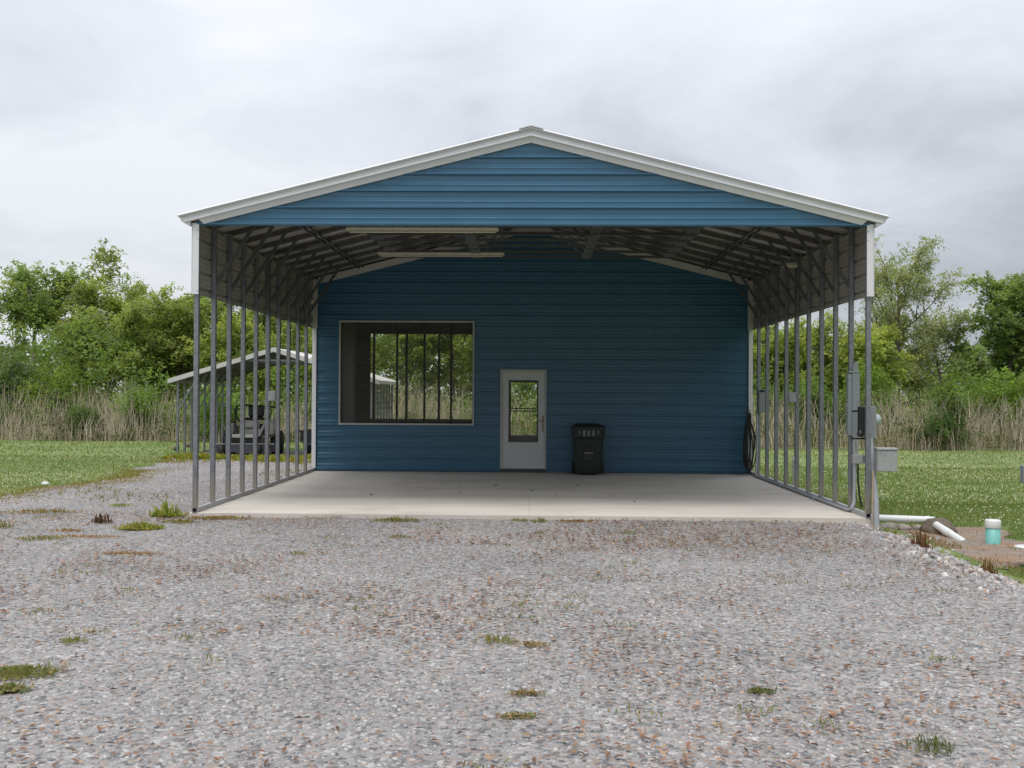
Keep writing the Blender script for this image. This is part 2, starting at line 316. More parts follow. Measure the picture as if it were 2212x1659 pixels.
def grid_sheet(name, xs, ys, lift, m, keep=None, kind='structure'):
    X, Y = np.meshgrid(xs, ys); Z = gz(X, Y)+lift; V = np.stack([X, Y, Z], -1).reshape(-1, 3); nx, ny = len(xs), len(ys)
    i, j = np.meshgrid(np.arange(nx-1), np.arange(ny-1)); a = (j*nx+i).ravel(); F = np.stack([a, a+1, a+nx+1, a+nx], -1)
    if keep is not None:
        c = V[F].mean(1); F = F[keep(c[:, 0], c[:, 1])]; u, inv = np.unique(F, return_inverse=True); V = V[u]; F = inv.reshape(F.shape)
    o = fast_mesh(name, V, F, m, smooth=True); tag(o, kind=kind); return o
far = [60, 80, 110, 160, 250, 400, 700, 1200, 2000]
xs = np.array(sorted([-a for a in far]+far+list(np.arange(-50, 50.1, .8))))
ys = np.array(sorted([-a for a in far]+[-30, -20, -10, -4]+list(np.arange(0, 52, .6))+far))
grid_sheet('lawn_ground', xs, ys, -.012, TURF)
slab_clear = lambda x, y: ~((np.abs(x) < 4.6) & (y > 13.95) & (y < 26))
grid_sheet('gravel_drive', np.arange(-10.4, 8.2, .12), np.arange(-2, 31.6, .12), .004, GRAVEL, lambda x, y: in_gravel(x, y) & slab_clear(x, y))
def in_dirt(x, y):
    j = .35*(vnoise(x, y, 2.3)-.5)*2
    return (x > right_edge(y)-.5) & (x < 6.5+j*1.5+np.clip((13-y)*.2, -1, 1.2)) & (y > 11.3+.5*j+.25*np.clip(x-5, 0, 3)) & (y < 14.9+j-.55*np.clip(x-5.2, 0, 9)) & (x > 4.3)
grid_sheet('dirt_patch', np.arange(4.2, 8, .07), np.arange(10, 15.4, .07), .0, M['dirt'], in_dirt)

def rotmats(n, tilt, r=rng):
    """random spin about z, then a random tilt up to `tilt` radians"""
    a = r.random(n)*2*np.pi; b = (r.random(n)**.7)*tilt; c = r.random(n)*2*np.pi
    ca, sa = np.cos(a), np.sin(a); Z = np.zeros(n); O = np.ones(n)
    Rz = np.stack([np.stack([ca, -sa, Z], -1), np.stack([sa, ca, Z], -1), np.stack([Z, Z, O], -1)], 1)
    kx, ky = np.cos(c), np.sin(c); cb, sb = np.cos(b), np.sin(b)
    Rt = np.stack([np.stack([cb+kx*kx*(1-cb), kx*ky*(1-cb), ky*sb], -1), np.stack([kx*ky*(1-cb), cb+ky*ky*(1-cb), -kx*sb], -1), np.stack([-ky*sb, kx*sb, cb], -1)], 1)
    return Rt @ Rz
STONE_PAL = np.array([(.335, .328, .335), (.285, .278, .288), (.385, .376, .38), (.44, .43, .43), (.20, .195, .205), (.45, .44, .435), (.35, .285, .255), (.315, .295, .30), (.12, .12, .132), (.40, .32, .265)])
STONE_P = np.array([.25, .20, .17, .08, .10, .022, .06, .07, .035, .02]); STONE_P = STONE_P/STONE_P.sum()
def stones(name, x, y, size, flat=.26, sides=5, tilt=.38, sink=.25, gain=1.0):
    n = len(x); t = np.arange(sides)*2*np.pi/sides
    ang = t[None]+(rng.random((n, sides))-.5)*.8; rad = .5*(0.7+.5*rng.random((n, sides))); asp = .55+.45*rng.random(n)
    px, py = np.cos(ang)*rad, np.sin(ang)*rad*asp[:, None]; h = flat*(.5+rng.random(n))
    top = np.stack([px*.82, py*.82, np.broadcast_to(h[:, None]/2, px.shape)+.06*(rng.random((n, sides))-.5)], -1); bot = np.stack([px, py, np.broadcast_to(-h[:, None]/2, px.shape)], -1)
    P = np.concatenate([top, bot], 1)*size[:, None, None]; P = np.einsum('nij,nkj->nki', rotmats(n, tilt), P)
    P += np.stack([x, y, gz(x, y)+size*(.5-sink)*.35], -1)[:, None]
    V = P.reshape(-1, 3); b = np.arange(n)[:, None, None]*2*sides; k = np.arange(sides)
    quads = np.stack([k, k+sides, (k+1) % sides+sides, (k+1) % sides], -1)[None]+b
    # tops: fan of quads+tri handled as one n-gon mesh is not constant, so split the top in triangles and the sides too
    tri = np.concatenate([np.stack([np.zeros(sides-2, int), k[1:-1], k[2:]], -1), np.stack([k, k+sides, (k+1) % sides], -1), np.stack([(k+1) % sides, k+sides, (k+1) % sides+sides], -1)])[None]+b
    c = gain*np.array([1.02, 1.005, .965])*STONE_PAL[rng.choice(len(STONE_PAL), n, p=STONE_P)]*(.8+.4*rng.random((n, 1)))
    warm = sstep(.5, .8, vnoise(x+3, y, .5))[:, None]*rng.random((n, 1)); c = c*(1-.28*warm)+c*np.array([1.25, .92, .78])*.28*warm
    tr = np.exp(-((np.abs(x-.25-.02*(y-9)+.25*(vnoise(y, y*0+3, .3)-.5))-.85)/.24)**2); c = c*(1+.075*tr-.05*sstep(.45, .8, vnoise(x, y, .33)))[:, None]      # paler packed wheel tracks, darker loose patches
    o = fast_mesh(name, V, tri.reshape(-1, 3), M['stone'], np.repeat(c, 2*sides, 0)); tag(o, kind='stuff'); return o
def scatter(y0, y1, dens, marg=1.3):
    A = (.56*y1+marg)*2*(y1-y0); n = int(A*dens); x = (rng.random(n)*2-1)*(.56*y1+marg); y = y0+rng.random(n)*(y1-y0)
    k = (np.abs(x) < .56*y+marg) & in_gravel(x, y) & slab_clear(x, y) & ~((np.abs(x) < 4.66) & (y > 13.8)); return x[k], y[k]
sx, sy = scatter(3.6, 6.2, 1750); s1 = (sx, sy, .013+.027*rng.random(len(sx))**1.7)
sx, sy = scatter(6.2, 9.5, 1000); s2 = (sx, sy, .014+.029*rng.random(len(sx))**1.8)
stones('gravel', *s1, gain=1.03); stones('gravel', *s2, sides=4, gain=1.03)
sx, sy = scatter(9.5, 15.5, 720, 1.0); s3 = (sx, sy, .015+.026*rng.random(len(sx))**1.7)
sx, sy = scatter(15.5, 27, 40, 0); s4 = (sx, sy, .03+.05*rng.random(len(sx))**1.6)
a, b, c = (np.concatenate(q) for q in zip(s3, s4)); stones('gravel', a, b, c, sides=3, gain=1.03)
# paler lumps heaped on the right-hand edge of the drive
n = 1500; t = rng.random(n); sy = 8.6+5.2*t; sx = right_edge(sy)-.1+.22*rng.normal(size=n)
o = stones('gravel', sx, sy, .025+.06*rng.random(n)**2.2, flat=.6, tilt=.9, gain=1.12)

# ------------------------------------------------------------------ concrete slab
for x0, x1 in ((-4.645, -.0007), (.0007, 4.645)):
    o = MB().box(x0, x1, 13.835, 26.0, -.32, 0, .004).build('concrete_slab', M['concrete']); tag(o, kind='structure')

# ------------------------------------------------------------------ the steel building
FRONT, WALL, REAR, HW = 13.86, 21.32, 25.9, 4.57
RP = 0.7452
def zr(x): return 5.235-.25*abs(x)          # top of the roof frame under the sheets
bld = thing('steel_building', 'blue steel building with an open carport front and white trimmed low gable roof', 'building', (0, FRONT, 0))
def part(mb, name, m, label=None):
    o = mb.build(name, m); o.parent = bld; o.location = (0, -FRONT, 0)
    if label: o['label'] = label
    return o
def copypart(o, dx=0, dy=0):
    c = again(o, (o.location[0]+dx, o.location[1]+dy, 0), bld); return c
# posts: square tube, 22 of them
first = {}
for side in (-1, 1):
    mb = MB(); X = side*HW; w = .032
    mb.box(X-w, X+w, -w, w, .066, 4.05, .004)
    p0 = part(mb, 'post', M['galvpost']); p0.location = (0, 0, 0)
    for k in range(1, 11): again(p0, (0, k*RP, 0), bld)
    for k in range(11, 17): again(p0, (0, k*RP, 0), bld)
    mb = MB(); i = .004
    # hollow base rail: four walls of a square tube
    for a, b, z0, z1 in ((-.033, -.029, .002, .064), (.029, .033, .002, .064), (-.029, .029, .002, .006), (-.029, .029, .060, .064)):
        mb.box(X+a, X+b, FRONT-.034, REAR, z0, z1)
    part(mb, 'base_rail', M['galvlight'])
    # knee braces
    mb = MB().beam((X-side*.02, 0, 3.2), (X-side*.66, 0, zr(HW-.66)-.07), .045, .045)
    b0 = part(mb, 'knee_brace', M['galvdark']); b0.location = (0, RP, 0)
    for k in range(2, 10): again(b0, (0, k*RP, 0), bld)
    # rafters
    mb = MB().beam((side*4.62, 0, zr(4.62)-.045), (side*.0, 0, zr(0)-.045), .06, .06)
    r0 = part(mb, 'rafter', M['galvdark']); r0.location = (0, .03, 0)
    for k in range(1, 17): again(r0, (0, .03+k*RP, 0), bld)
    # webs between the collar tie and the rafter, with their clip brackets
    mb = MB().beam((side*1.15, 0, 4.455), (side*1.55, 0, zr(1.55)-.08), .045, .045).beam((side*1.05, 0, 4.455), (side*.3, 0, zr(.3)-.08), .045, .045)
    mb.box(side*1.1-.09, side*1.1+.09, -.034, .034, 4.385, 4.47)
    w0 = part(mb, 'web_brace', M['galv']); w0.location = (0, .03+RP, 0)
    for k in range(2, 10): again(w0, (0, .03+k*RP, 0), bld)
    mb = MB().beam((side*2.75, 0, 4.44), (side*2.45, 0, zr(2.45)-.08), .045, .045)
    mb.box(side*2.78-.12, side*2.78+.12, -.036, .036, 4.42, 4.54)
    g0 = part(mb, 'gusset', M['galv']); g0.location = (0, .03+RP, 0)
    for k in range(2, 10): again(g0, (0, .03+k*RP, 0), bld)
    # lateral brace: two light rails under the rafters
    mb = MB()
    for dx in (-.04, .04):
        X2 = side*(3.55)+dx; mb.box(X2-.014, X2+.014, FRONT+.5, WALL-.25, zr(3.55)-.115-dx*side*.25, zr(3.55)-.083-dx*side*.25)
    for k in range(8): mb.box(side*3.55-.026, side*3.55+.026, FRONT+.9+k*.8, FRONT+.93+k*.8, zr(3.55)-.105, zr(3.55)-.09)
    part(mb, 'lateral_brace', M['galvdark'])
mb = MB().beam((-2.86, 0, 4.425), (2.86, 0, 4.425), .05, .05)
c0 = part(mb, 'collar_tie', M['galvdark']); c0.location = (0, .03+RP, 0)
for k in range(2, 10): again(c0, (0, .03+k*RP, 0), bld)

PITCHR = .2286
def rib_profile(z0, z1, first_rib, h=.029, minor=.006):
    pts = [(z0, 0.)]
    k0 = int(math.floor((z0-first_rib)/PITCHR))-1
    for k in range(k0, k0+200):
        c = first_rib+k*PITCHR
        if c > z1+.3: break
        for dz, o in ((-.024, 0), (-.011, h), (.011, h), (.024, 0)): pts.append((c+dz, o))
        if minor:
            for q in (1/3, 2/3):
                m = c+PITCHR*q
                for dz, o in ((-.012, 0), (-.005, minor), (.005, minor), (.012, 0)): pts.append((m+dz, o))
    pts.append((z1, 0.)); pts = sorted(p for p in pts if z0 <= p[0] <= z1); return pts
def ribbed_wall(name, m, y, x0, x1, z0, z1, first_rib, holes=(), clip=None, out=-1, sheet=.9144, lap=.0):
    objs = []
    z = z0; k = 0
    while z < z1-.02:
        ze = min(z+sheet, z1); prof = rib_profile(z, ze, first_rib)
        cuts = [c for hx0, hx1, hz0, hz1 in holes for c in (hz0, hz1) if z < c < ze]
        zs = [p[0] for p in prof]; os_ = [p[1] for p in prof]
        allz = sorted(set([round(q, 5) for q in zs]+[round(c, 5) for c in cuts]))
        mb = MB(); yy = y+out*(.0012*(k % 2))
        for a, b in zip(allz[:-1], allz[1:]):
            if b-a < 1e-4: continue
            oa, ob = np.interp(a, zs, os_), np.interp(b, zs, os_); mid = (a+b)/2
            iv = [(x0, x1)]
            for hx0, hx1, hz0, hz1 in holes:
                if hz0 < mid < hz1:
                    nv = []
                    for p, q in iv:
                        if hx1 <= p or hx0 >= q: nv.append((p, q)); continue
                        if p < hx0: nv.append((p, hx0))
                        if q > hx1: nv.append((hx1, q))
                    iv = nv
            la, lb = (clip(a), clip(b)) if clip else (1e9, 1e9)
            for p, q in iv:
                pa, qa, pb, qb = max(p, -la), min(q, la), max(p, -lb), min(q, lb)
                if qa-pa < 1e-3 and qb-pb < 1e-3: continue
                nseg = 1; 
                mb.add([(pa, yy+out*oa, a), (qa, yy+out*oa, a), (qb, yy+out*ob, b), (pb, yy+out*ob, b)], [(0, 1, 2, 3)])
        if mb.v: objs.append(part(mb, name, m))
        z = ze; k += 1
    return objs
WIN = (-4.03, -1.21, .99, 3.15); DOOR = (-.645, .315, -.01, 2.15)
ribbed_wall('wall_panel', M['blue'], WALL, -4.54, 4.54, .015, 5.1, .065, [WIN, DOOR], clip=lambda z: max(0, (zr(0)-.03-z)/.25))
ribbed_wall('gable_panel', M['blue'], FRONT-.03, -4.57, 4.57, 3.925, 5.12, 3.955, (), clip=lambda z: max(0, (zr(0)-.08-z)/.25), sheet=.686)
# rear wall of the closed room: openings towards the trees
RWIN = (-4.12, -1.5, .99, 3.15); RDOOR = (-.53, .14, .59, 1.93)
ribbed_wall('rear_wall_panel', M['inner'], REAR, -4.54, 4.54, .0, 5.1, .065, [RWIN, RDOOR], clip=lambda z: max(0, (zr(0)-.03-z)/.25), out=1)
# inner lining of the front wall and the room's side walls
for y, hl in ((WALL+.05, [WIN, DOOR]),):
    mb = MB()
    for x0, x1, z0, z1 in ((-4.54, WIN[0], 0, 3.95), (WIN[0], WIN[1], 0, WIN[2]), (WIN[0], WIN[1], WIN[3], 3.95), (WIN[1], DOOR[0], 0, 3.95), (DOOR[0], DOOR[1], DOOR[3], 3.95), (DOOR[1], 4.54, 0, 3.95)):
        mb.box(x0, x1, y, y+.03, z0, z1)
    part(mb, 'inner_lining', M['inner'])
for side in (-1, 1):
    o = part(MB().box(side*4.50-.01, side*4.50+.01, WALL+.09, REAR-.02, 0.01, 3.98), 'inner_lining', M['inner'])
part(MB().box(-4.48, 4.48, WALL+.09, REAR-.03, 3.96, 3.98), 'ceiling_lining', M['inner'])
for x in (-3.43, -2.73, -2.05):
    part(MB().box(x-.026, x+.026, REAR-.09, REAR-.035, .02, 3.95), 'stud', M['darkframe'])
for x in (-3.64, -2.885, -2.135):
    part(MB().box(x-.026, x+.026, 23.4, 23.46, .02, 3.95), 'stud', M['darkframe'])
# side sheets: the upper 3 ft band in white, and the full height beside the closed room
def side_sheets(side):
    X = side*(HW+.036); prof = rib_profile(3.0, 3.98, 3.09)
    for y0, y1 in ((FRONT-.03, FRONT+3.75), (FRONT+3.71, WALL+.02)):
        mb = MB()
        for (a, oa), (b, ob) in zip(prof[:-1], prof[1:]):
            e = .0015 if y0 > FRONT else 0
            mb.add([(X+side*(oa+e), y0, a), (X+side*(oa+e), y1, a), (X+side*(ob+e), y1, b), (X+side*(ob+e), y0, b)], [(0, 1, 2, 3)])
        part(mb, 'side_panel', M['panelback'])
    for z0 in (.02, .934, 1.848, 2.762):
        prof = rib_profile(z0, min(z0+.914, 3.98), .09); mb = MB()
        for (a, oa), (b, ob) in zip(prof[:-1], prof[1:]):
            mb.add([(X+side*oa, WALL+.02, a), (X+side*oa, REAR, a), (X+side*ob, REAR, b), (X+side*ob, WALL+.02, b)], [(0, 1, 2, 3)])
        part(mb, 'side_panel', M['white'])
side_sheets(-1); side_sheets(1)
# roof sheets, 3 ft each, ribs running down the slope
def roof_sheets(side):
    y = FRONT-.12; k = 0
    nrm = Vector((side*.25, 0, 1)).normalized()
    while y < REAR+.15:
        ye = min(y+.9144, REAR+.2); prof = rib_profile(y, ye, y+.06, .018, .003); mb = MB(); e = .001*(k % 2)
        for (a, oa), (b, ob) in zip(prof[:-1], prof[1:]):
            vs = []
            for X, yy, o in ((side*.0, a, oa), (side*4.74, a, oa), (side*4.74, b, ob), (side*.0, b, ob)):
                p = Vector((X, yy, zr(X)+.002))+nrm*(o+e); vs.append(p)
            mb.add(vs, [(0, 1, 2, 3)])
        part(mb, 'roof_panel', M['panelback']); y = ye; k += 1
roof_sheets(-1); roof_sheets(1)
# white trims
for side in (-1, 1):
    sl = Vector((side, 0, -.25)).normalized(); nv = Vector((side*.25, 0, 1)).normalized(); Yv = Vector((0, 1, 0))
    tip = Vector((side*4.80, 0, zr(4.80))); apex = Vector((0, 0, zr(0)))
    # fascia: raked face with a lip along its top
    def sweep(poly, name, m, xe, mb=None):
        n = len(poly); mb = MB(); vs = []
        for X in (0.0, xe):
            for yy, dz in poly:
                xx = X if X == 0 else side*(xe+min(0, dz)*.9)
                vs.append((xx, FRONT+yy, zr(xx)+dz))
        mb.add(vs, [(k, (k+1) % n, (k+1) % n+n, k+n) for k in range(n)]+[tuple(range(n)), tuple(range(n, 2*n))[::-1]])
        return part(mb, name, m)
    sweep([(-.118, .030), (-.166, .004), (-.108, -.012), (-.126, -.086), (-.128, -.094), (-.085, -.100), (-.05, -.06), (-.04, .022)], 'rake_trim', M['white'], 4.80)
    sweep([(-.088, -.098), (-.060, -.168), (-.064, -.173), (-.042, -.176), (-.042, -.098)], 'rake_trim', M['white'], 4.62)
    # eave trim along the side
    X = side*4.74
    mb = MB().prism([(0, .02), (side*.05, -.0), (side*.02, -.075), (side*-.06, -.125), (side*-.10, -.125), (side*-.10, -.05)], (X, FRONT-.10, zr(X)), (X, REAR+.2, zr(X)), (1, 0, 0), (0, 0, 1))
    part(mb, 'eave_trim', M['white'])
    # corner trims: upper front corners, inner rear corners
    for a, b, c, d in ((-.052, .040, FRONT-.052, FRONT-.036), (.030, .058, FRONT-.036, FRONT+.03)):
        pass
    mb = MB().box(min(side*(HW-.036), side*(HW+.052)), max(side*(HW-.036), side*(HW+.052)), FRONT-.058, FRONT-.040, 2.985, 3.955)
    mb.box(min(side*(HW+.058), side*(HW+.064)), max(side*(HW+.058), side*(HW+.064)), FRONT-.05, FRONT+.05, 2.985, 3.955)
    part(mb, 'corner_trim', M['white'])
    mb = MB().box(min(side*4.515, side*4.60), max(side*4.515, side*4.60), WALL-.06, WALL-.036, 0.066, 3.0)
    part(mb, 'corner_trim', M['white'])
    mb = MB().box(min(side*4.495, side*4.60), max(side*4.495, side*4.60), WALL-.062, WALL-.034, 3.003, 4.02)
    part(mb, 'corner_trim', M['roofwhite'])
    mb = MB(); vs = []
    for X in (.0, 4.49):
        for dz, yy in ((-.045, WALL-.05), (-.185, WALL-.05), (-.185, WALL-.026), (-.045, WALL-.026)): vs.append((side*X, yy, zr(X)+dz))
    mb.add(vs, [(0, 1, 5, 4), (1, 2, 6, 5), (2, 3, 7, 6), (3, 0, 4, 7), (0, 3, 2, 1), (4, 5, 6, 7)]); part(mb, 'wall_trim', M['roofwhite'])
mb = MB()
for side in (-1, 1):
    vs = []
    for X in (0, .165):
        for yy in (FRONT-.165, REAR+.2):
            for dz in (.024, .040 if X == 0 else .034): vs.append((side*X, yy, zr(X)+dz+.0))
    mb.add(vs, [(1, 3, 7, 5), (0, 4, 6, 2), (0, 1, 5, 4), (4, 5, 7, 6), (2, 6, 7, 3)])
part(mb, 'ridge_cap', M['white'])
mb = MB()
for k in range(12): mb.lathe([(.010, 0), (.008, -.007)], (-4.1+k*.745, FRONT-.052, 3.965+.004*math.sin(k*3)), 'y', 6)
for z, r in ((3.86, 1.0), (3.74, .7), (3.03, .8)):
    for s in (-1, 1): mb.lathe([(.009*r, 0), (.008*r, -.004)], (s*4.548, FRONT-.0585, z), 'y', 7)
for k in range(11):
    for z in (.30, .98, 1.67, 2.36): mb.lathe([(.010, 0), (.008, -.007)], (-4.2+k*.8, WALL-.001, z), 'y', 6)
o = part(mb, 'screws', M['galv']); o['kind'] = 'stuff'
# front window of the closed room
w0, w1, wz0, wz1 = WIN
win = MB()
for x0, x1, z0, z1 in ((w0-.012, w1+.012, wz1-.022, wz1+.014), (w0-.012, w1+.012, wz0-.014, wz0+.022), (w0-.012, w0+.022, wz0+.022, wz1-.022), (w1-.022, w1+.012, wz0+.022, wz1-.022)):
    win.box(x0, x1, WALL-.034, WALL-.022, z0, z1)
win = part(win, 'window', M['doorframe'])
mb = MB()
for x0, x1, z0, z1 in ((w0+.0, w1, wz1-.02, wz1-.001), (w0, w1, wz0+.001, wz0+.02), (w0+.001, w0+.03, wz0+.02, wz1-.02), (w1-.03, w1-.001, wz0+.02, wz1-.02)):
    mb.box(x0, x1, WALL-.021, WALL+.10, z0, z1)
o = mb.build('window_frame', M['darkframe'], win)
o = MB().box(w0+.03, w1-.03, WALL+.03, WALL+.036, wz0+.02, wz1-.02).build('insect_screen', M['glass'], win)
# door: frame, leaf with half light and a raised panel
d0, d1, dz0, dz1 = DOOR
mb = MB()
mb.box(d0, d0+.045, WALL-.03, WALL+.06, .075, dz1); mb.box(d1-.045, d1, WALL-.03, WALL+.06, .075, dz1); mb.box(d0+.045, d1-.045, WALL-.03, WALL+.06, dz1-.048, dz1)
door = part(mb, 'door', M['doorframe'])
gx0, gx1, gz0, gz1 = -.475, .145, .63, 1.93
y0, y1 = WALL-.012, WALL+.03
mb = MB(); a0, a1, b0, b1 = d0+.049, d1-.049, .082, dz1-.052
for x0, x1, z0, z1 in ((a0, gx0, b0, b1), (gx1, a1, b0, b1), (gx0, gx1, b0, gz0), (gx0, gx1, gz1, b1)): mb.box(x0, x1, y0, y1, z0, z1)
mb.build('door_leaf', M['doorpaint'], door)
mb = MB()   # moulding round the glass and the lower panel
for X0, X1, Z0, Z1, w in ((gx0-.02, gx1+.02, gz0-.02, gz1+.02, .02), (-.52, .19, .19, .485, .018), (-.535, .205, 1.985, 2.03, .012)):
    mb.box(X0, X1, y0-.009, y0-.001, Z0, Z0+w); mb.box(X0, X1, y0-.009, y0-.001, Z1-w, Z1); mb.box(X0, X0+w, y0-.009, y0-.001, Z0+w, Z1-w); mb.box(X1-w, X1, y0-.009, y0-.001, Z0+w, Z1-w)
mb.box(-.47, .14, y0-.006, y0-.001, .235, .44)
mb.build('moulding', M['doorpaint'], door)
mb = MB(); w = .042
mb.box(gx0, gx1, y0+.008, y1-.005, gz1-w, gz1); mb.box(gx0, gx0+w, y0+.008, y1-.005, gz0, gz1-w); mb.box(gx1-w+.01, gx1, y0+.008, y1-.005, gz0, gz1-w)
mb.box(gx0+w, gx1-w, y0+.006, y1-.006, 1.325, 1.348); mb.box(gx0+w, gx1-w, y0+.006, y1-.006, 1.272, 1.295)
mb.build('screen_frame', M['darkframe'], door)
MB().box(gx0+w, gx1-w, y0+.014, y0+.018, gz0, gz1-w).build('pane', M['glass2'], door)
MB().box(gx0, gx1, y1-.004, y1+.05, gz0-.02, gz0+.135).build('dark_strip', M['inner'], door)  # dark strip behind the lower edge of the door glass
mb = MB().box(.228, .258, y0-.016, y0-.001, .86, 1.19, .004).tube([(.243, y0-.012, 1.09), (.243, y0-.05, 1.09), (.16, y0-.055, 1.085)], .009, 8)
mb.build('handle', M['brass'], door)
MB().box(d0, d1, WALL-.03, WALL+.05, .002, .072).build('threshold', M['darkframe'], door)

# ------------------------------------------------------------------ things on and in the carport
def strip_light(y, z, label):
    t = thing('strip_light', label, 'light fixture', (-1.78, y, z), 'strip lights under the carport roof')
    mb = MB().prism([(-.055, .0), (.055, .0), (.07, .045), (.035, .075), (-.035, .075), (-.07, .045)], (-1.24, 0, 0), (1.24, 0, 0), (0, 1, 0), (0, 0, 1)); mb.build('housing', M['lamp'], t)
    for dy in (-.03, .03):
        MB().tube([(-1.20, dy, -.014), (1.20, dy, -.014)], .013, 8).build('tube', M['lamp'], t)
    for k in range(11):
        MB().box(-1.2+k*.24-.014, -1.2+k*.24+.014, -.074, .074, .046, .082).build('clip', M['galvdark'], t)
    for x in (-.9, .9): MB().tube([(x, 0, .07), (x, 0, .13)], .006, 6).build('hanger', M['galvdark'], t)
strip_light(16.6, 4.30, 'long white strip light nearest the front, just under the blue gable')
strip_light(19.95, 4.36, 'long white strip light further back, below and behind the other one')
t = thing('wall_light', 'small cream light high on the right carport side, between the knee braces', 'light fixture', (4.40, 17.4, 3.82))
MB().box(-.12, .12, -.05, .05, 0, .09, .02).build('lens', M['lamp'], t); MB().box(-.10, .13, -.06, .06, .091, .12).build('back_plate', M['galv'], t)
# conduit across the roof with the two switch boxes
Yc = FRONT+5*RP-.05
mb = MB().tube([(-4.52, Yc, 1.62), (-4.52, Yc, 3.92), (-4.42, Yc, zr(4.42)-.10), (-2.9, Yc, 4.36), (-2.4, Yc, 4.385), (0, Yc, 4.39), (2.4, Yc, 4.385), (2.9, Yc, 4.36), (4.42, Yc, zr(4.42)-.10), (4.52, Yc, 3.92), (4.52, Yc, 1.66)], .012, 8)
tag(mb.build('conduit', M['galvdark']), 'thin dark conduit running over the rafters from one middle post to the opposite one', 'conduit')
for x, z, lab, w in ((-4.50, 1.50, 'small pale switch box on the sixth post of the left side', .055), (4.50, 1.53, 'small grey switch box on the sixth post of the right side', .06)):
    t = thing('switch_box', lab, 'switch box', (x, Yc-.03, z)); s = 1 if x < 0 else -1
    MB().box(-.02 if s > 0 else -.1, .1 if s > 0 else .02, -.045, .03, -.0, .17, .006).build('box', M['boxlight'], t)
    MB().box(.0 if s > 0 else -.08, .08 if s > 0 else .0, -.052, -.046, .02, .15, .003).build('cover', M['boxlight'], t)
# breaker panel
t = thing('breaker_panel', 'tall grey breaker panel on the second post from the front at the right', 'electrical panel', (4.585, 14.57, 1.07))
MB().box(-.02, .085, -.05, .06, .0, .90, .006).build('cabinet', M['boxgrey'], t)
MB().box(-.078, -.024, -.046, .056, .01, .885, .006).build('cover', M['boxgrey'], t)
MB().box(-.07, .09, -.055, .065, .902, .925, .004).build('top_cap', M['boxgrey'], t)
mb = MB().tube([(.045, 0, .926), (.045, 0, 1.06)], .03, 10); mb.box(-.0, .03, -.02, .02, .926, 1.03); mb.build('hub', M['boxgrey'], t)
MB().box(-.09, -.079, -.014, .014, .42, .47).build('latch', M['galvlight'], t)
# meter box
t = thing('meter_box', 'grey electric meter box with glass dome behind the front right post', 'electric meter', (4.69, 14.12, 1.06))
MB().box(-.055, .06, -.06, .12, 0, .44, .006).build('cabinet', M['boxgrey'], t)
MB().lathe([(.085, .061), (.085, .075), (.07, .12), (.035, .145), (.004, .15)], (0, .03, .26), 'x', 18).build('meter_dome', M['domeglass'], t)
MB().lathe([(.06, .062), (.055, .09)], (0, .03, .26), 'x', 16).build('meter_dial', M['boxlight'], t)
MB().box(-.15, -.06, .02, .10, .04, .44, .01).build('rear_box', M['blackpl'], t)
mb = MB().box(-.22, -.02, .105, .118, .36, .385).box(-.22, -.02, .105, .118, -.02, .005); mb.build('bracket', M['blackpl'], t)
MB().lathe([(.03, 0), (.045, .02), (.045, .06), (.02, .09)], (-.14, .0, .02), 'z', 12).build('plug', M['blackpl'], t)
# meter riser and ground rod guard
mb = MB().tube([(4.652, 13.775, -.28), (4.652, 13.79, .2), (4.662, 13.93, .62), (4.675, 14.05, .9), (4.68, 14.09, 1.058)], [.047, .044, .040, .036, .036], 14)
tag(mb.build('riser_pipe', M['pvcgrey']), 'thick grey riser pipe from the ground up into the meter box', 'pipe')
mb = MB().tube([(4.592, 13.74, -.2), (4.594, 13.745, .2), (4.606, 13.76, .64)], .013, 8)
tag(mb.build('stake', M['tan']), 'thin tan stake standing against the front right post', 'stake')
t = thing('junction_box', 'square grey junction box with lid, outside the front right post', 'junction box', (4.785, 13.79, .635))
MB().box(-.132, .132, -.07, .08, 0, .285, .006).build('box', M['galvlight'], t); MB().box(-.138, .138, -.082, .086, .287, .315, .004).build('lid', M['galvlight'], t)
mb = MB()
for q in (-.03, .05): mb.lathe([(.006, 0), (.005, -.004)], (q, -.0705, .22), 'y', 7)
mb.build('bolts', M['galvdark'], t)
t = thing('wireway_box', 'small grey wireway box under the tall breaker panel', 'junction box', (4.62, 14.50, .69))
MB().box(-.055, .07, -.06, .05, 0, .125, .006).build('box', M['boxlight'], t); MB().box(.072, .19, -.03, .03, .005, .12, .004).build('box', M['galv'], t)
# conduits down from the panel and back along the rail
mb = MB().tube([(4.585, 14.50, 1.068), (4.585, 14.50, .82)], .018, 10).tube([(4.625, 14.50, 1.068), (4.625, 14.50, .82)], .014, 10)
tag(mb.build('conduit', M['pvcgrey']), 'pair of short grey conduits between the breaker panel and the box below it', 'conduit')
mb = MB().tube([(4.585, 14.48, .688), (4.58, 14.47, .35), (4.565, 14.44, .14), (4.53, 14.44, .055), (4.505, 14.55, .034), (4.50, 15.1, .032), (4.50, 17.0, .032), (4.50, 20.45, .032), (4.51, 20.53, .08), (4.53, 20.53, .5), (4.53, 20.53, 1.28)], .022, 10)
mb.tube([(4.575, 14.455, .20), (4.565, 14.44, .14), (4.535, 14.437, .062)], .027, 10)
for y in (16.2, 18.4): mb.box(4.465, 4.535, y-.02, y+.02, .004, .062)
tag(mb.build('conduit', M['pvcgrey']), 'grey conduit bending down from the panel and along the right base rail', 'conduit')
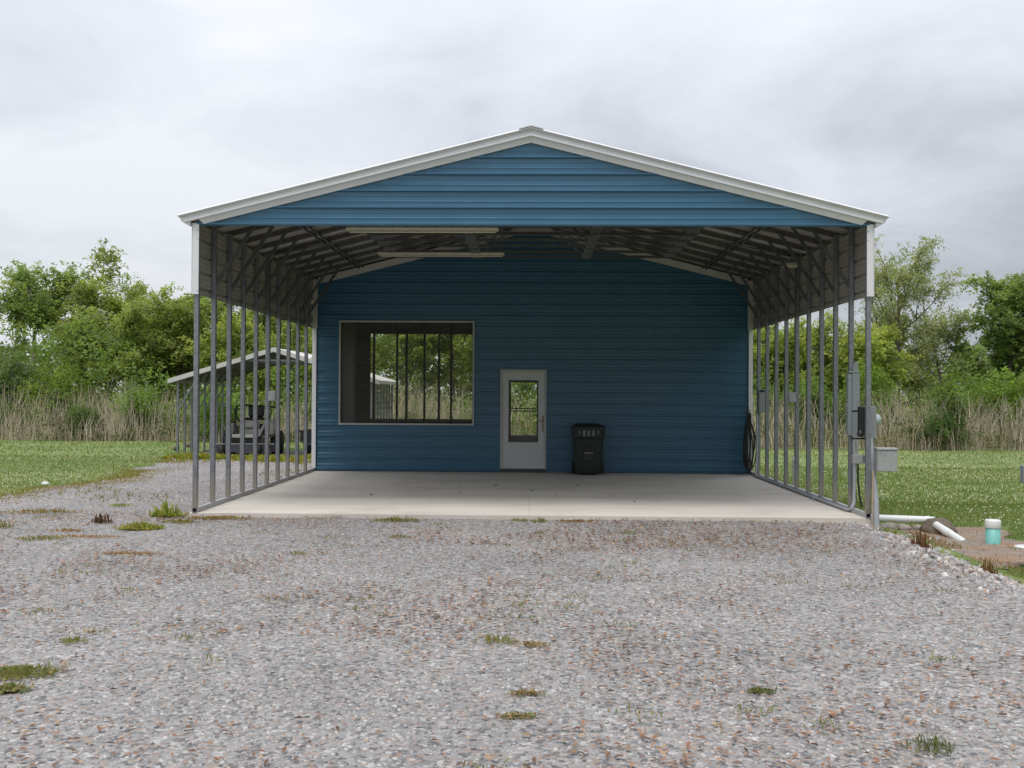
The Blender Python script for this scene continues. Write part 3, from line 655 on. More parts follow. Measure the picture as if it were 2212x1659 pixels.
mb = MB().tube([(4.64, 14.50, .688), (4.635, 14.49, .45), (4.66, 14.5, .25), (4.70, 14.52, .07)], .013, 8).tube([(4.62, 14.52, .688), (4.60, 14.5, .4), (4.62, 14.52, .15), (4.60, 14.55, .07)], .009, 8)
tag(mb.build('cable', M['blackpl']), 'dark loose cables hanging under the wireway box', 'cable')
# small panel by the rear right corner
t = thing('disconnect_box', 'narrow grey disconnect box near the hose at the rear right corner', 'electrical panel', (4.60, 20.45, 1.30))
MB().box(-.065, .065, -.05, .05, 0, .46, .006).build('cabinet', M['boxgrey'], t); MB().box(-.05, .05, -.058, -.051, .03, .40, .003).build('cover', M['boxgrey'], t)
MB().box(-.045, .045, -.062, -.052, .405, .45).build('hood', M['blackpl'], t)
# hose coil
def hose():
    t = thing('garden_hose', 'coiled black hose hanging on a hook at the rear right corner of the carport', 'hose', (4.44, 21.0, 0))
    mb = MB()
    for k in range(7):
        top = 1.30-.02*k; bot = .05+.05*rng.random(); w = .05+.11*rng.random(); cx = .04*(rng.random()-.5)+.01*k; cyy = -.16+.05*k
        p = []
        for i in range(26):
            a = 2*math.pi*i/25; sy_ = math.sin(a); zz = (top+bot)/2+(top-bot)/2*math.cos(a)
            wd = w*(1 if zz < .7 else max(.25, 1-(zz-.7)*1.2))
            p.append((cx+sy_*wd*.9+.02*math.sin(2*a+k), cyy+.05*sy_+.015*math.cos(a*3), max(zz, .02)))
        mb.tube(p, .013, 7, caps=False)
    mb.build('coil', M['black'], t)
    mb = MB().tube([(-.02, -.05, 1.20), (.0, -.03, 1.34), (.03, .05, 1.40)], .012, 7).tube([(.07, .1, 1.33), (-.05, -.05, 1.33), (-.08, -.08, 1.30)], .014, 7)
    mb.build('hook', M['blackpl'], t)
hose()
# wheeled bin
def bin_():
    t = thing('trash_cart', 'dark green wheeled trash cart standing against the blue wall, right of the door', 'trash bin', (1.17, 20.93, 0))
    mb = MB(); n = 8
    def ring(w, d, z, c=.05):
        return [(-w+c, -d, z), (w-c, -d, z), (w, -d+c, z), (w, d-c, z), (w-c, d, z), (-w+c, d, z), (-w, d-c, z), (-w, -d+c, z)]
    rings = [ring(.255, .22, .03), ring(.275, .24, .10), ring(.30, .285, .74), ring(.295, .28, .75), ring(.315, .30, .76), ring(.318, .305, .93)]
    vs = [p for r in rings for p in r]; fs = [(i*n+k, i*n+(k+1) % n, (i+1)*n+(k+1) % n, (i+1)*n+k) for i in range(len(rings)-1) for k in range(n)]+[tuple(range(n))[::-1]]
    mb.add(vs, fs); mb.build('body', M['bingreen'], t)
    mb = MB(); rings = [ring(.335, .325, .932, .06), ring(.335, .325, .975, .06), ring(.31, .30, 1.005, .06), ring(.22, .2, 1.04, .08)]
    vs = [p for r in rings for p in r]; mb.add(vs, [(i*n+k, i*n+(k+1) % n, (i+1)*n+(k+1) % n, (i+1)*n+k) for i in range(3) for k in range(n)]+[tuple(range(n))[::-1], tuple(range(3*n, 4*n))]); mb.build('lid', M['bingreen'], t)
    for k, w in enumerate((.016, .028, .026, .028, .014)):
        x = -.19+k*.094
        mb = MB().box(x-w, x+w, -.318, -.307, .80 if 0 < k < 4 else .83, .915, .004); mb.build('rib', M['bingrey'], t)
    mb = MB().box(-.10, .10, -.272, -.262, .30, .50, .004); mb.box(-.085, .085, -.29, -.262, .50, .56, .01); mb.build('lift_pocket', M['blackpl'], t)
    MB().tube([(-.085, -.285, .455), (.085, -.285, .455)], .008, 8).build('grab_bar', M['rim'], t)
    for s in (-1, 1):
        MB().lathe([(.02, -.03), (.12, -.03), (.125, -.01), (.125, .01), (.12, .03), (.02, .03)], (s*.30, .22, .126), 'x', 20).build('wheel', M['black'], t)
bin_()
# leaves and scraps blown onto the slab
for i, (x, y, s, lab) in enumerate(((-.62, 18.2, .05, 'dark curled leaf on the slab left of the joint, nearest the door'), (.85, 18.35, .06, 'long dark leaf on the slab in front of the trash cart'), (-1.23, 17.9, .03, 'small dark scrap on the slab, between the window and the door'),
        (.04, 17.2, .045, 'dark leaf lying right on the slab joint'), (.42, 16.6, .035, 'round brown scrap on the slab right of the joint'), (-2.55, 16.35, .035, 'brown scrap on the slab towards its left front'), (-1.15, 16.9, .04, 'thin brown leaf on the slab left of the joint'), (1.6, 15.6, .03, 'tiny scrap on the slab at the right front'))):
    mb = MB(); mb.add([(-s, 0, .004), (0, -s*.4, .002), (s, .1*s, .012), (.1*s, s*.5, .02), (0, .05*s, .012)], [(0, 1, 4), (1, 2, 4), (2, 3, 4), (3, 0, 4)])
    o = mb.build('dead_leaf', M['mound']); o.location = (x, y, .002); o.rotation_euler[2] = i*1.3; tag(o, lab, 'leaf', 'leaves and scraps on the slab')
# ------------------------------------------------------------------ things right of the carport
mb = MB().tube([(4.70, 14.62, -.085), (5.62, 14.52, -.10), (5.72, 14.45, -.115), (5.76, 14.36, -.16)], .05, 14)
mb.tube([(5.60, 14.53, -.098), (5.70, 14.475, -.108)], .055, 14)
tag(mb.build('drain_pipe', M['pvcwhite']), 'white drain pipe lying straight out from the front right post', 'pipe')
mb = MB().tube([(5.52, 13.95, -.10), (5.56, 13.62, -.165), (5.62, 13.28, -.245)], .05, 14).tube([(5.545, 13.72, -.146), (5.565, 13.58, -.175)], .055, 14)
tag(mb.build('drain_pipe', M['pvcwhite']), 'short white pipe sloping out of the soil mound into the ground', 'pipe')
def blob(name, c, r, m, seed, nz=.18, flat=1.0, nu=16, nv=9, cut=None):
    rr = np.random.default_rng(seed); vs = []; fs = []; ph = rr.random(6)*6
    for j in range(nv+1):
        th = math.pi*j/nv
        for i in range(nu):
            a = 2*math.pi*i/nu; d = Vector((math.sin(th)*math.cos(a), math.sin(th)*math.sin(a), math.cos(th)))
            k = 1+nz*(math.sin(3*d.x+ph[0])*math.sin(2.7*d.y+ph[1])+.6*math.sin(6*d.z+ph[2]+4*d.x))+nz*.4*(rr.random()-.5 if 0 < j < nv else 0)
            vs.append((c[0]+d.x*r[0]*k, c[1]+d.y*r[1]*k, c[2]+d.z*r[2]*k))
    for j in range(nv):
        for i in range(nu): fs.append((j*nu+i, (j+1)*nu+i, (j+1)*nu+(i+1) % nu, j*nu+(i+1) % nu))
    return MB().add(vs, fs, True).build(name, m, offset=c)
o = blob('soil_mound', (5.62, 14.15, -.20), (.23, .28, .17), M['mound'], 3, .10, nu=28, nv=14); tag(o, 'heap of dark loose soil between the two white drain pipes', 'mound')
for i, (x, y, r, lab) in enumerate(((4.98, 14.28, .10, 'largest pale rock under the white pipe beside the post'), (5.22, 14.32, .075, 'flat grey rock, middle one under the white pipe'), (5.42, 14.34, .06, 'tan rock next to the soil mound under the pipe'), (4.86, 14.15, .06, 'small pale rock at the foot of the grey riser pipe'))):
    o = blob('rock', (x, y, float(gz(x, y))+.02), (r*1.3, r, r*.75), M['rock'], 20+i, .16, nu=10, nv=6); tag(o, lab, 'rock', 'rocks under the drain pipe')
t = thing('cleanout_pipe', 'upright teal pipe with a white cap on the dirt beside the lawn', 'pipe', (5.88, 13.05, float(gz(5.88, 13.05))))
MB().lathe([(.088, -.1), (.088, .20), (.06, .205)], (0, 0, 0), 'z', 24).build('pipe', M['teal'], t)
MB().lathe([(.093, .198), (.096, .205), (.096, .285), (.088, .30), (.03, .306)], (0, 0, 0), 'z', 24).build('cap', M['pvcwhite'], t)
t = thing('marker_post', 'rusty post with a flat white disc on top at the right edge', 'post', (5.55, 11.4, -.21))
MB().tube([(0, 0, -.1), (0, 0, .185)], .035, 12).build('post', M['rust'], t); MB().lathe([(.15, .186), (.16, .193), (.155, .202), (.02, .212)], (0, 0, 0), 'z', 22).build('disc', M['pvcwhite'], t)
t = thing('utility_pedestal', 'grey utility box on a thin post at the far right edge of the lawn', 'utility box', (6.475, 13.4, float(gz(6.475, 13.4))))
MB().tube([(0, 0, -.1), (0, 0, .72)], .022, 10).build('post', M['rust'], t); MB().box(-.07, .09, -.05, .05, .74, .97, .008).build('box', M['boxgrey'], t)
t = thing('standpipe', 'stained white standpipe in the grass behind the right-hand posts', 'pipe', (4.86, 18.85, float(gz(4.86, 18.85))))
MB().lathe([(.045, -.1), (.045, .62), (.055, .63), (.055, .70), (.03, .72)], (0, 0, 0), 'z', 14).build('pipe', M['pvcwhite'], t); MB().tube([(0, 0, .72), (0, 0, .83)], .014, 8).build('stem', M['galvdark'], t)
o = blob('litter', (-7.9, 16.9, float(gz(-7.9, 16.9))+.04), (.085, .06, .035), M['litter'], 5, .3, nu=9, nv=6); o.location = (-8.85, 18.4, float(gz(-8.85, 18.4))+.04); tag(o, 'scrap of white plastic on the left lawn near the gravel', 'litter')
for x, y, lab in ((-11.2, 33.0, 'dark clod on the left lawn, the farther of two'), (-10.9, 31.0, 'dark clod on the left lawn, the nearer of two')):
    o = blob('clod', (x, y, float(gz(x, y))+.06), (.10, .1, .08), M['mound'], int(y), .2, nu=8, nv=5); tag(o, lab, 'clod', 'clods on the left lawn')
# ------------------------------------------------------------------ the small carport behind, and what is parked in it
def shed():
    x0, x1, Y = -9.77, -4.41, 27.9; xc = (x0+x1)/2; G = -.16; eave, ridge, n, sp = 1.98, 2.86, 8, .575
    t = thing('mower_carport', 'low open carport with off-white roof and slim posts behind the blue building', 'carport', (xc, Y, G))
    hw = (x1-x0)/2; sl = (ridge-eave)/(hw+.22)
    Z = lambda x: ridge-G-sl*abs(x)
    for s in (-1, 1):
        p = MB().box(s*hw-.028, s*hw+.028, -.028, .028, .0, Z(hw)-.03).build('post', M['galv'], t)
        for k in range(1, n): again(p, (0, k*sp, 0), t)
        b = MB().beam((s*hw, 0, 1.28), (s*(hw-.62), 0, Z(hw-.62)-.04), .04, .04).build('knee_brace', M['galv'], t)
        for k in range(1, n): again(b, (0, k*sp, 0), t)
        r = MB().beam((s*(hw+.15), 0, Z(hw+.15)-.035), (0, 0, Z(0)-.035), .05, .05).build('rafter', M['galvdark'], t)
        for k in range(1, n): again(r, (0, k*sp, 0), t)
        MB().box(s*hw-.03, s*hw+.03, -.1, (n-1)*sp+.1, -.02, .045).build('base_rail', M['galvdark'], t)
        y = -.12; ye = (n-1)*sp+.12; k = 0
        while y < ye-.02:                                # sheets
            yb = min(y+.9144, ye); mb = MB(); pr = rib_profile(y, yb, y+.1, .018, 0)
            for (a, oa), (b_, ob) in zip(pr[:-1], pr[1:]): mb.add([(0, a, Z(0)+oa), (s*(hw+.22), a, Z(hw+.22)+oa), (s*(hw+.22), b_, Z(hw+.22)+ob), (0, b_, Z(0)+ob)], [(0, 1, 2, 3)])
            mb.build('roof_panel', M['roofwhite'], t); y = yb
        mb = MB(); vs = []
        for X in (0, hw+.24):
            for yy, dz in ((-.15, .025), (-.15, -.10), (-.115, -.11), (-.115, .025)): vs.append((s*X, yy, Z(X)+dz))
        mb.add(vs, [(0, 1, 5, 4), (1, 2, 6, 5), (2, 3, 7, 6), (3, 0, 4, 7), (0, 3, 2, 1), (4, 5, 6, 7)]); mb.build('rake_trim', M['roofwhite'], t)
        mb = MB(); mb.prism([(0, .02), (s*.03, -.0), (s*.02, -.09), (s*-.02, -.09)], (s*(hw+.21), -.115, Z(hw+.21)), (s*(hw+.21), (n-1)*sp+.14, Z(hw+.21)), (1, 0, 0), (0, 0, 1)); mb.build('eave_trim', M['roofwhite'], t)
    c = MB().beam((-.9, 0, Z(.9)-.06), (.9, 0, Z(.9)-.06), .045, .045).build('collar_tie', M['galv'], t)
    for k in range(1, n): again(c, (0, k*sp, 0), t)
    for zz in (.65, 1.25):   # side rails of the right side
        MB().box(hw-.02, hw+.02, .03, (n-1)*sp, zz-.02, zz+.02).build('girt', M['galv'], t)
shed()
def tyre(mb_parent, c, R, w, axis='x', rimname='rim'):
    o = MB().lathe([(R*.55, -w*.42), (R*.9, -w*.5), (R, -w*.32), (R, w*.32), (R*.9, w*.5), (R*.55, w*.42)], c, axis, 24).build('tyre', M['black'], mb_parent)
    lug = MB(); n = 18
    for k in range(n):
        a = 2*math.pi*k/n; d = Vector((0, math.cos(a), math.sin(a))) if axis == 'x' else Vector((math.sin(a), 0, math.cos(a))); ax = Vector((1, 0, 0)) if axis == 'x' else Vector((0, 1, 0))
        for s in (-1, 1): lug.beam(Vector(c)+d*(R+.004)+ax*(s*w*.05), Vector(c)+d*(R+.004)+ax*(s*w*.42)+d.cross(ax)*.04, .03, .02, d)
    lug.build('tread', M['black'], mb_parent)
    MB().lathe([(R*.15, -w*.30), (R*.54, -w*.40), (R*.56, 0), (R*.54, w*.40), (R*.15, w*.30)], c, axis, 18).build('rim', M['rim'], mb_parent)
def mower():
    t = thing('riding_mower', 'big zero-turn riding mower with wide dusty deck parked under the low carport', 'mower', (-8.10, 29.2, -.15), rz=math.radians(8))
    # front of the machine looks towards -y
    mb = MB().prism([(-.96, -.35), (-.8, -.55), (.55, -.55), (.78, -.35), (.78, .25), (.5, .45), (-.6, .45), (-.96, .2)], (0, 0, .10), (0, 0, .33), (1, 0, 0), (0, 1, 0)); mb.build('cutting_deck', M['deck'], t)
    mb = MB().box(-.9, .72, -.565, -.53, .325, .345); mb.build('deck_rim', M['rim'], t)
    MB().box(-.5, .38, -.42, .55, .36, .48).build('frame', M['blackpl'], t)
    MB().box(-.46, .26, -.50, -.30, .50, .60, .015).build('foot_plate', M['rim'], t)
    MB().box(-.30, .30, -.16, .5, .50, .74, .03).build('body', M['gold'], t)
    MB().box(-.20, .25, -.22, .10, .752, .98, .05).build('tank', M['gold'], t)
    MB().box(.38, .72, -.05, .70, .50, 1.02, .09).build('fender', M['gold'], t); MB().box(-.74, -.42, .1, .75, .50, .92, .09).build('fender', M['gold'], t)
    mb = MB().beam((.24, -.30, .52), (.42, .02, .95), .07, .07); mb.build('arm', M['gold'], t)
    MB().box(-.22, .36, .15, .60, .985, 1.06, .03).build('seat', M['blackpl'], t); MB().box(-.16, .30, .55, .66, 1.06, 1.42, .05).build('backrest', M['blackpl'], t)
    for s, q in ((-1, -.34), (1, .46)):
        MB().tube([(q, .15, .95), (q+s*.10, -.02, 1.15), (q+s*.12, -.10, 1.30), (q-s*.18, -.20, 1.33)], .022, 8).build('control_lever', M['blackpl'], t)
    mb = MB().tube([(-.55, .72, .9), (-.52, .80, 1.38), (-.40, .82, 1.42), (.56, .82, 1.36), (.66, .80, 1.3), (.68, .72, .9)], .03, 8); mb.build('roll_bar', M['blackpl'], t)
    MB().box(-.30, .34, .66, 1.15, .5, .86, .05).build('engine_cover', M['blackpl'], t)
    tyre(t, (.70, .45, .33), .33, .34); tyre(t, (-.66, .5, .33), .33, .34)
    for s in (-.72, .30):
        MB().lathe([(.04, -.06), (.15, -.075), (.165, 0), (.15, .075), (.04, .06)], (s, -.62, .165), 'x', 16).build('caster', M['black'], t)
        MB().beam((s+.10, -.62, .17), (s+.10, -.5, .52), .04, .03).tube([(s+.1, -.5, .5), (s, -.45, .52), (s+.15, -.35, .48)], .025, 6).build('caster_fork', M['blackpl'], t)
    mb = MB().tube([(-.55, -.35, .5), (-.62, -.38, .75), (-.55, -.30, .95), (-.40, -.28, .93), (-.38, -.3, .7), (-.48, -.36, .55)], .035, 8); mb.build('hose', M['blackpl'], t)
mower()
def cart():
    t = thing('utility_trailer', 'dark utility trailer with an upright spare wheel half hidden behind the building corner', 'trailer', (-5.95, 29.3, -.15))
    mb = MB().box(-.62, .62, -.5, .8, .40, .46).box(-.62, -.58, -.5, .8, .46, .72).box(.58, .62, -.5, .8, .46, .72).box(-.58, .58, -.5, -.46, .46, .72); mb.build('bed', M['blackpl'], t)
    MB().box(-.70, -.55, -.53, -.45, .66, .72, .01).build('tail_light', M['blackpl'], t)
    MB().box(-.56, .56, -.46, -.42, .30, .40).build('bumper', M['deck'], t)
    for s in (-.42, .46): tyre(t, (s, .0, .22), .22, .20)
    sp = MB().lathe([(.13, -.1), (.26, -.11), (.32, -.06), (.32, .06), (.26, .11), (.13, .1)], (.02, -.25, .82), 'y', 28).build('spare_wheel', M['black'], t)
    MB().lathe([(.03, -.115), (.18, -.12), (.21, -.10), (.21, .0)], (.02, -.25, .82), 'y', 22).build('rim', M['rim'], sp)
cart()

# ------------------------------------------------------------------ vegetation
def quad_leaves(P, size, up=.4, r=rng, asp=.55):
    """rhombic leaves at P (n,3) -> verts (4n,3), faces (n,4)"""
    n = len(P); d = r.normal(size=(n, 3)); d[:, 2] = d[:, 2]*.6-.15; d /= np.linalg.norm(d, axis=1, keepdims=True)
    nn = r.normal(size=(n, 3)); nn[:, 2] = np.abs(nn[:, 2])+up; s = np.cross(d, nn); s /= np.linalg.norm(s, axis=1, keepdims=True)+1e-9
    sz = size[:, None]; V = np.stack([P-d*sz*.5, P+s*sz*asp*.5, P+d*sz*.5, P-s*sz*asp*.5], 1).reshape(-1, 3)
    return V, np.arange(4*n).reshape(-1, 4)
def grow(x, y, h, spread, seed, lean=0.0, fork=.35, nl=7, r0=None, sub=4):
    """trunk, limbs and twigs -> (MB, twig tips, limb points)"""
    rr = np.random.default_rng(seed); mb = MB(); r0 = r0 or h*.022; z0 = float(gz(x, y))-.1; tips = []; pts = []
    def limb(p, d, L, r, n=5, curve=.25):
        path = [p.copy()]; R = [r]; q = p.copy(); d = d/np.linalg.norm(d)
        for i in range(n):
            d = d+rr.normal(size=3)*curve*.5+np.array([0, 0, .06]); d /= np.linalg.norm(d); q = q+d*L/n; path.append(q.copy()); R.append(r*(1-.8*(i+1)/n))
        mb.tube(path, R, 6 if r > .03 else 4, caps=False); return path, d
    trunk, _ = limb(np.array([0, 0, z0]), np.array([lean, 0.05, 1.]), h*.82, r0, 8, .10)
    T = np.array(trunk)
    for k in range(nl):
        f = fork+(1-fork)*(k+.5)/nl*.95; i = min(int(f*8), 7); p = T[i]*(1-(f*8-i))+T[i+1]*(f*8-i); a = k*2.4+rr.random()*1.2
        up_ = .25+.9*f; d = np.array([math.cos(a), math.sin(a), up_]); L = spread*(1.15-.55*f)*(.75+.5*rr.random())
        path, dd = limb(p, d, L, r0*.5*(1.15-f), 5, .3); pts += path[2:]
        for s in range(sub):
            j = 2+s % 4; a2 = rr.normal(size=3); a2[2] = abs(a2[2])*.7; e, _ = limb(np.array(path[min(j, 5)]), dd+a2*.8, L*(.3+.25*rr.random()), r0*.16, 3, .3); tips.append(e[-1]); pts.append(e[2])
        tips.append(path[-1])
    tips.append(T[-1]); pts += [T[6], T[7]]
    return mb, np.array(tips), np.array(pts)
def tree(label, x, y, h, spread, seed, col, name='tree', group='trees beyond the reeds', dens=1.0, leaf=.135, fork=.3, nl=9, sub=5, clump=.40, bark='bark', lean=0., extra=16, low=.25, core=.0):
    rr = np.random.default_rng(seed+1000); t = thing(name, label, 'tree', (x, y, 0), group)
    mb, tips, pts = grow(x, y, h, spread, seed, lean, fork, nl, sub=sub); mb.build('trunk', M[bark], t)
    C = np.concatenate([tips, tips, pts])
    if extra:      # further clumps filling the crown's volume
        E = np.stack([rr.normal(size=extra)*spread*.38, rr.normal(size=extra)*spread*.38, h*(low+(.92-low)*rr.random(extra))], -1)
        f = np.clip(1.25-.75*(E[:, 2]/h), .25, 1); E[:, :2] *= f[:, None]; C = np.concatenate([C, E])
    C = C+rr.normal(size=C.shape)*.12; nC = len(C); r = clump*(.55+.9*rr.random(nC)); per = (dens*165*(r/.55)**2).astype(int)+8
    K = 6; tw = np.repeat(np.arange(nC), K); out = C[tw]*np.array([1, 1, 0]); out /= np.linalg.norm(out, axis=1, keepdims=True)+1e-6
    D = rr.normal(size=(nC*K, 3))+out*.55+np.array([0, 0, .35]); D /= np.linalg.norm(D, axis=1, keepdims=True); Lt = r[tw]*(.7+1.1*rr.random(nC*K))
    idx = np.repeat(np.arange(nC*K), np.maximum(per[tw]//K, 2)); n = len(idx); q = rr.random((n, 1))**.75
    P = C[tw][idx]+D[idx]*Lt[idx][:, None]*q+rr.normal(size=(n, 3))*(.045+.07*(1-q))-np.array([0, 0, .22])*Lt[idx][:, None]*q**2
    sz = leaf*(.6+.8*rr.random(n)); V, F = quad_leaves(P, sz, .75, rr)
    c0 = np.array(col); ct = ((.8+.4*rr.random((nC, 1)))*np.array([1, 1, 1])+np.array([.20, .10, -.05])*(rr.random((nC, 1))-.45))[tw]*(.85+.3*rr.random((nC*K, 1)))
    c = c0*ct[idx]*(.8+.4*rr.random((n, 1)))
    c = np.clip(c, .01, .6)
    fast_mesh('crown', V, F, M['leaf'], np.repeat(c, 4, 0), t)
    return t
G1, G2, G3, G4, G5 = (.305, .365, .13), (.24, .32, .115), (.335, .37, .21), (.345, .405, .125), (.185, .255, .10)
TREES = [
 ('airy tree with bare forked pale trunk at the far left edge', -22.9, 46, 8.2, 2.5, 11, G2, dict(dens=.55, fork=.45, bark='barklight', clump=.5, extra=6, low=.4, leaf=.15)),
 ('tall tree with a feathery double top, second tall one from the left', -21.0, 46.5, 7.7, 2.9, 12, G1, dict(dens=.85, fork=.2, extra=44, low=.15)),
 ('low bushy tree filling the gap under the feathery one', -18.9, 44.5, 5.6, 2.4, 13, G1, dict(dens=1.0, fork=.15, extra=40, low=.1)),
 ('leafy tree between the feathery tall one and the one with the knob', -18.7, 47.5, 6.4, 2.4, 40, G4, dict(extra=36, low=.12)),
 ('mid green tree left of the corner post, between the knobbed and the dark one', -16.0, 46, 6.0, 2.2, 41, G1, dict(extra=34, low=.12)),
 ('rounded tree right of the feathery one, with a small knob on top', -17.2, 47, 6.6, 2.3, 14, G1, dict(extra=40, low=.12)),
 ('dark dense tree whose top shows just left of the corner post', -14.9, 48, 7.4, 2.4, 15, G2, dict(dens=1.1, extra=40, low=.12)),
 ('bright low tree above the left end of the small carport', -12.6, 43.5, 4.7, 2.2, 16, G4, dict(extra=18, low=.1)),
 ('tree seen between the fourth and fifth left posts', -12.3, 47.5, 6.3, 2.2, 17, G1, dict(extra=14)),
 ('thin tree with bare twigs behind the middle left posts', -10.4, 48, 6.9, 2.0, 18, G3, dict(dens=.45, fork=.45, extra=4, bark='barklight')),
 ('tree rising beside the left corner of the blue wall', -9.0, 46, 6.0, 2.2, 19, G4, dict(extra=14)),
 ('low bright tree over the ridge of the small carport', -8.2, 43, 4.4, 2.0, 20, G4, dict(extra=16, low=.1)),
 ('green tree seen at the left of the big window', -5.6, 44, 6.4, 2.5, 21, G1, dict(extra=44, low=.04)),
 ('green tree seen in the middle of the big window', -3.4, 45, 6.4, 2.5, 22, G4, dict(extra=44, low=.04)),
 ('green tree seen at the right of the big window', -1.0, 44, 6.4, 2.5, 23, G4, dict(extra=44, low=.04)),
 ('bushy tree hidden behind the middle of the blue wall', 2.0, 45, 6.0, 2.3, 24, G1, dict(extra=8, dens=.35)),
 ('bushy tree hidden behind the right half of the blue wall', 6.0, 45, 6.2, 2.4, 25, G1, dict(extra=8, dens=.35)),
 ('dark tree with pale twigs right of the blue wall, behind the first posts', 9.3, 46, 6.8, 2.3, 26, G5, dict(dens=1.0, extra=18, bark='barklight')),
 ('bright low tree behind the middle right posts', 10.4, 43, 4.5, 2.0, 27, G4, dict(extra=18, low=.1)),
 ('bright leafy tree between the third and fourth right posts', 12.1, 44, 5.0, 2.0, 28, G4, dict(extra=18, low=.1)),
 ('bright leafy tree directly behind the front right post', 14.0, 43, 4.7, 1.9, 29, G4, dict(extra=18, low=.1)),
 ('tall sparse grey-green tree with open dark trunk, right of the carport', 16.6, 47, 9.2, 3.0, 30, G3, dict(dens=.85, fork=.35, nl=11, sub=5, extra=24, low=.45, leaf=.105, clump=.42)),
 ('small pale tree between the sparse tall tree and the dark round one', 18.3, 45.5, 5.9, 1.9, 31, G3, dict(dens=.5, extra=10, low=.3, leaf=.105)),
 ('dense dark green tree with rounded lobes near the right edge', 20.6, 45, 7.5, 2.3, 32, G2, dict(dens=1.2, extra=46, low=.2, clump=.5)),
 ('dense tree cut off by the right edge of the view', 23.2, 46, 7.8, 2.6, 33, G2, dict(dens=1.1, extra=44, low=.12)),
 ('low green tree in front of the right-hand dense ones', 22.0, 42.5, 4.2, 1.9, 34, G1, dict(extra=18, low=.1)),
 ('low green tree behind the sparse tall tree', 17.6, 50, 5.2, 2.4, 35, G1, dict(extra=20, low=.1)),
 ('tree just outside the left edge of the view', -26, 46, 7.6, 2.6, 36, G1, dict(extra=18, dens=.7)),
 ('tree well outside the left edge of the view', -30, 45, 7.0, 2.6, 37, G2, dict(extra=18, dens=.6)),
 ('tree well outside the right edge of the view', 27.5, 45, 7.2, 2.6, 38, G1, dict(extra=18, dens=.6)),
]
for lab, x, y, h, s, sd_, c, kw in TREES: tree(lab, x, y, h, s, sd_, c, **kw)
def bush(label, x, y, h, w, seed, col, dens=1.0, leaf=.11, group='bushes along the reed bank'):
    rr = np.random.default_rng(seed); t = thing('bush', label, 'bush', (x, y, 0), group); z0 = float(gz(x, y)); mb = MB()
    for k in range(6):
        a = k*1.1+rr.random(); mb.tube([(0, 0, z0-.05), (math.cos(a)*w*.2, math.sin(a)*w*.2, z0+h*.4), (math.cos(a)*w*.38, math.sin(a)*w*.38, z0+h*.75)], [.03, .02, .006], 5, caps=False)
    mb.build('stem', M['bark'], t)
    nC = int(26*w*h/2)+8; E = rr.normal(size=(nC, 3)); E /= np.linalg.norm(E, axis=1, keepdims=True); E *= rr.random((nC, 1))**.4*np.array([w*.5, w*.5, h*.45]); E[:, 2] += z0+h*.5
    r = .26*(.6+.9*rr.random(nC)); per = (dens*75*(r/.26)**2).astype(int)+5; idx = np.repeat(np.arange(nC), per); n = len(idx)
    P = E[idx]+rr.normal(size=(n, 3))*r[idx][:, None]*.55; P[:, 2] = np.maximum(P[:, 2], z0+.02); V, F = quad_leaves(P, leaf*(.6+.8*rr.random(n)), .6, rr, .5)
    c = 1.7*np.array(col)*((.75+.5*rr.random((nC, 1)))[idx])*(.8+.4*rr.random((n, 1))); fast_mesh('foliage', V, F, M['leaf'], np.repeat(c, 4, 0), t)
bush('grey-green tall shrub at the far left above the reeds', -21.2, 41, 3.6, 2.6, 51, (.11, .145, .07))
bush('yellow-green rounded shrub, second from the left above the reeds', -19.2, 40.4, 3.2, 2.2, 52, (.14, .185, .045))
bush('round bright green bush standing alone in the left reeds', -14.9, 38.3, 2.25, 1.5, 53, (.125, .19, .045), 1.2, .09)
bush('small dark bush at the foot of the left reeds', -16.6, 37.6, 1.3, 1.3, 54, (.075, .11, .035))
bush('leafy bush behind the mower, at the carport\'s left rear posts', -11.6, 37.2, 1.9, 1.5, 55, (.11, .18, .035))
bush('green bush seen through the right-hand posts at reed height', 10.6, 39.5, 2.7, 1.9, 56, (.09, .14, .035))
bush('dark green bush in front of the right reeds, low and wide', 14.9, 37.6, 1.35, 2.0, 57, (.055, .095, .028))
bush('green bush rising in the right reeds below the tall sparse tree', 15.6, 38.6, 2.5, 1.2, 58, (.085, .13, .03))
bush('bright leafy shrub over the right reeds, nearest the carport', 13.2, 40.6, 3.3, 2.4, 59, (.13, .19, .04))
bush('bright shrub over the right reeds, below the dark round tree', 18.6, 41, 3.0, 2.6, 60, (.125, .18, .04))
bush('shrub over the reeds at the right edge of the view', 21.6, 40.2, 2.8, 2.2, 61, (.10, .15, .035))
bush('low shrub in the grass margin near the right edge', 18.9, 37.7, .9, 1.5, 62, (.07, .115, .03))
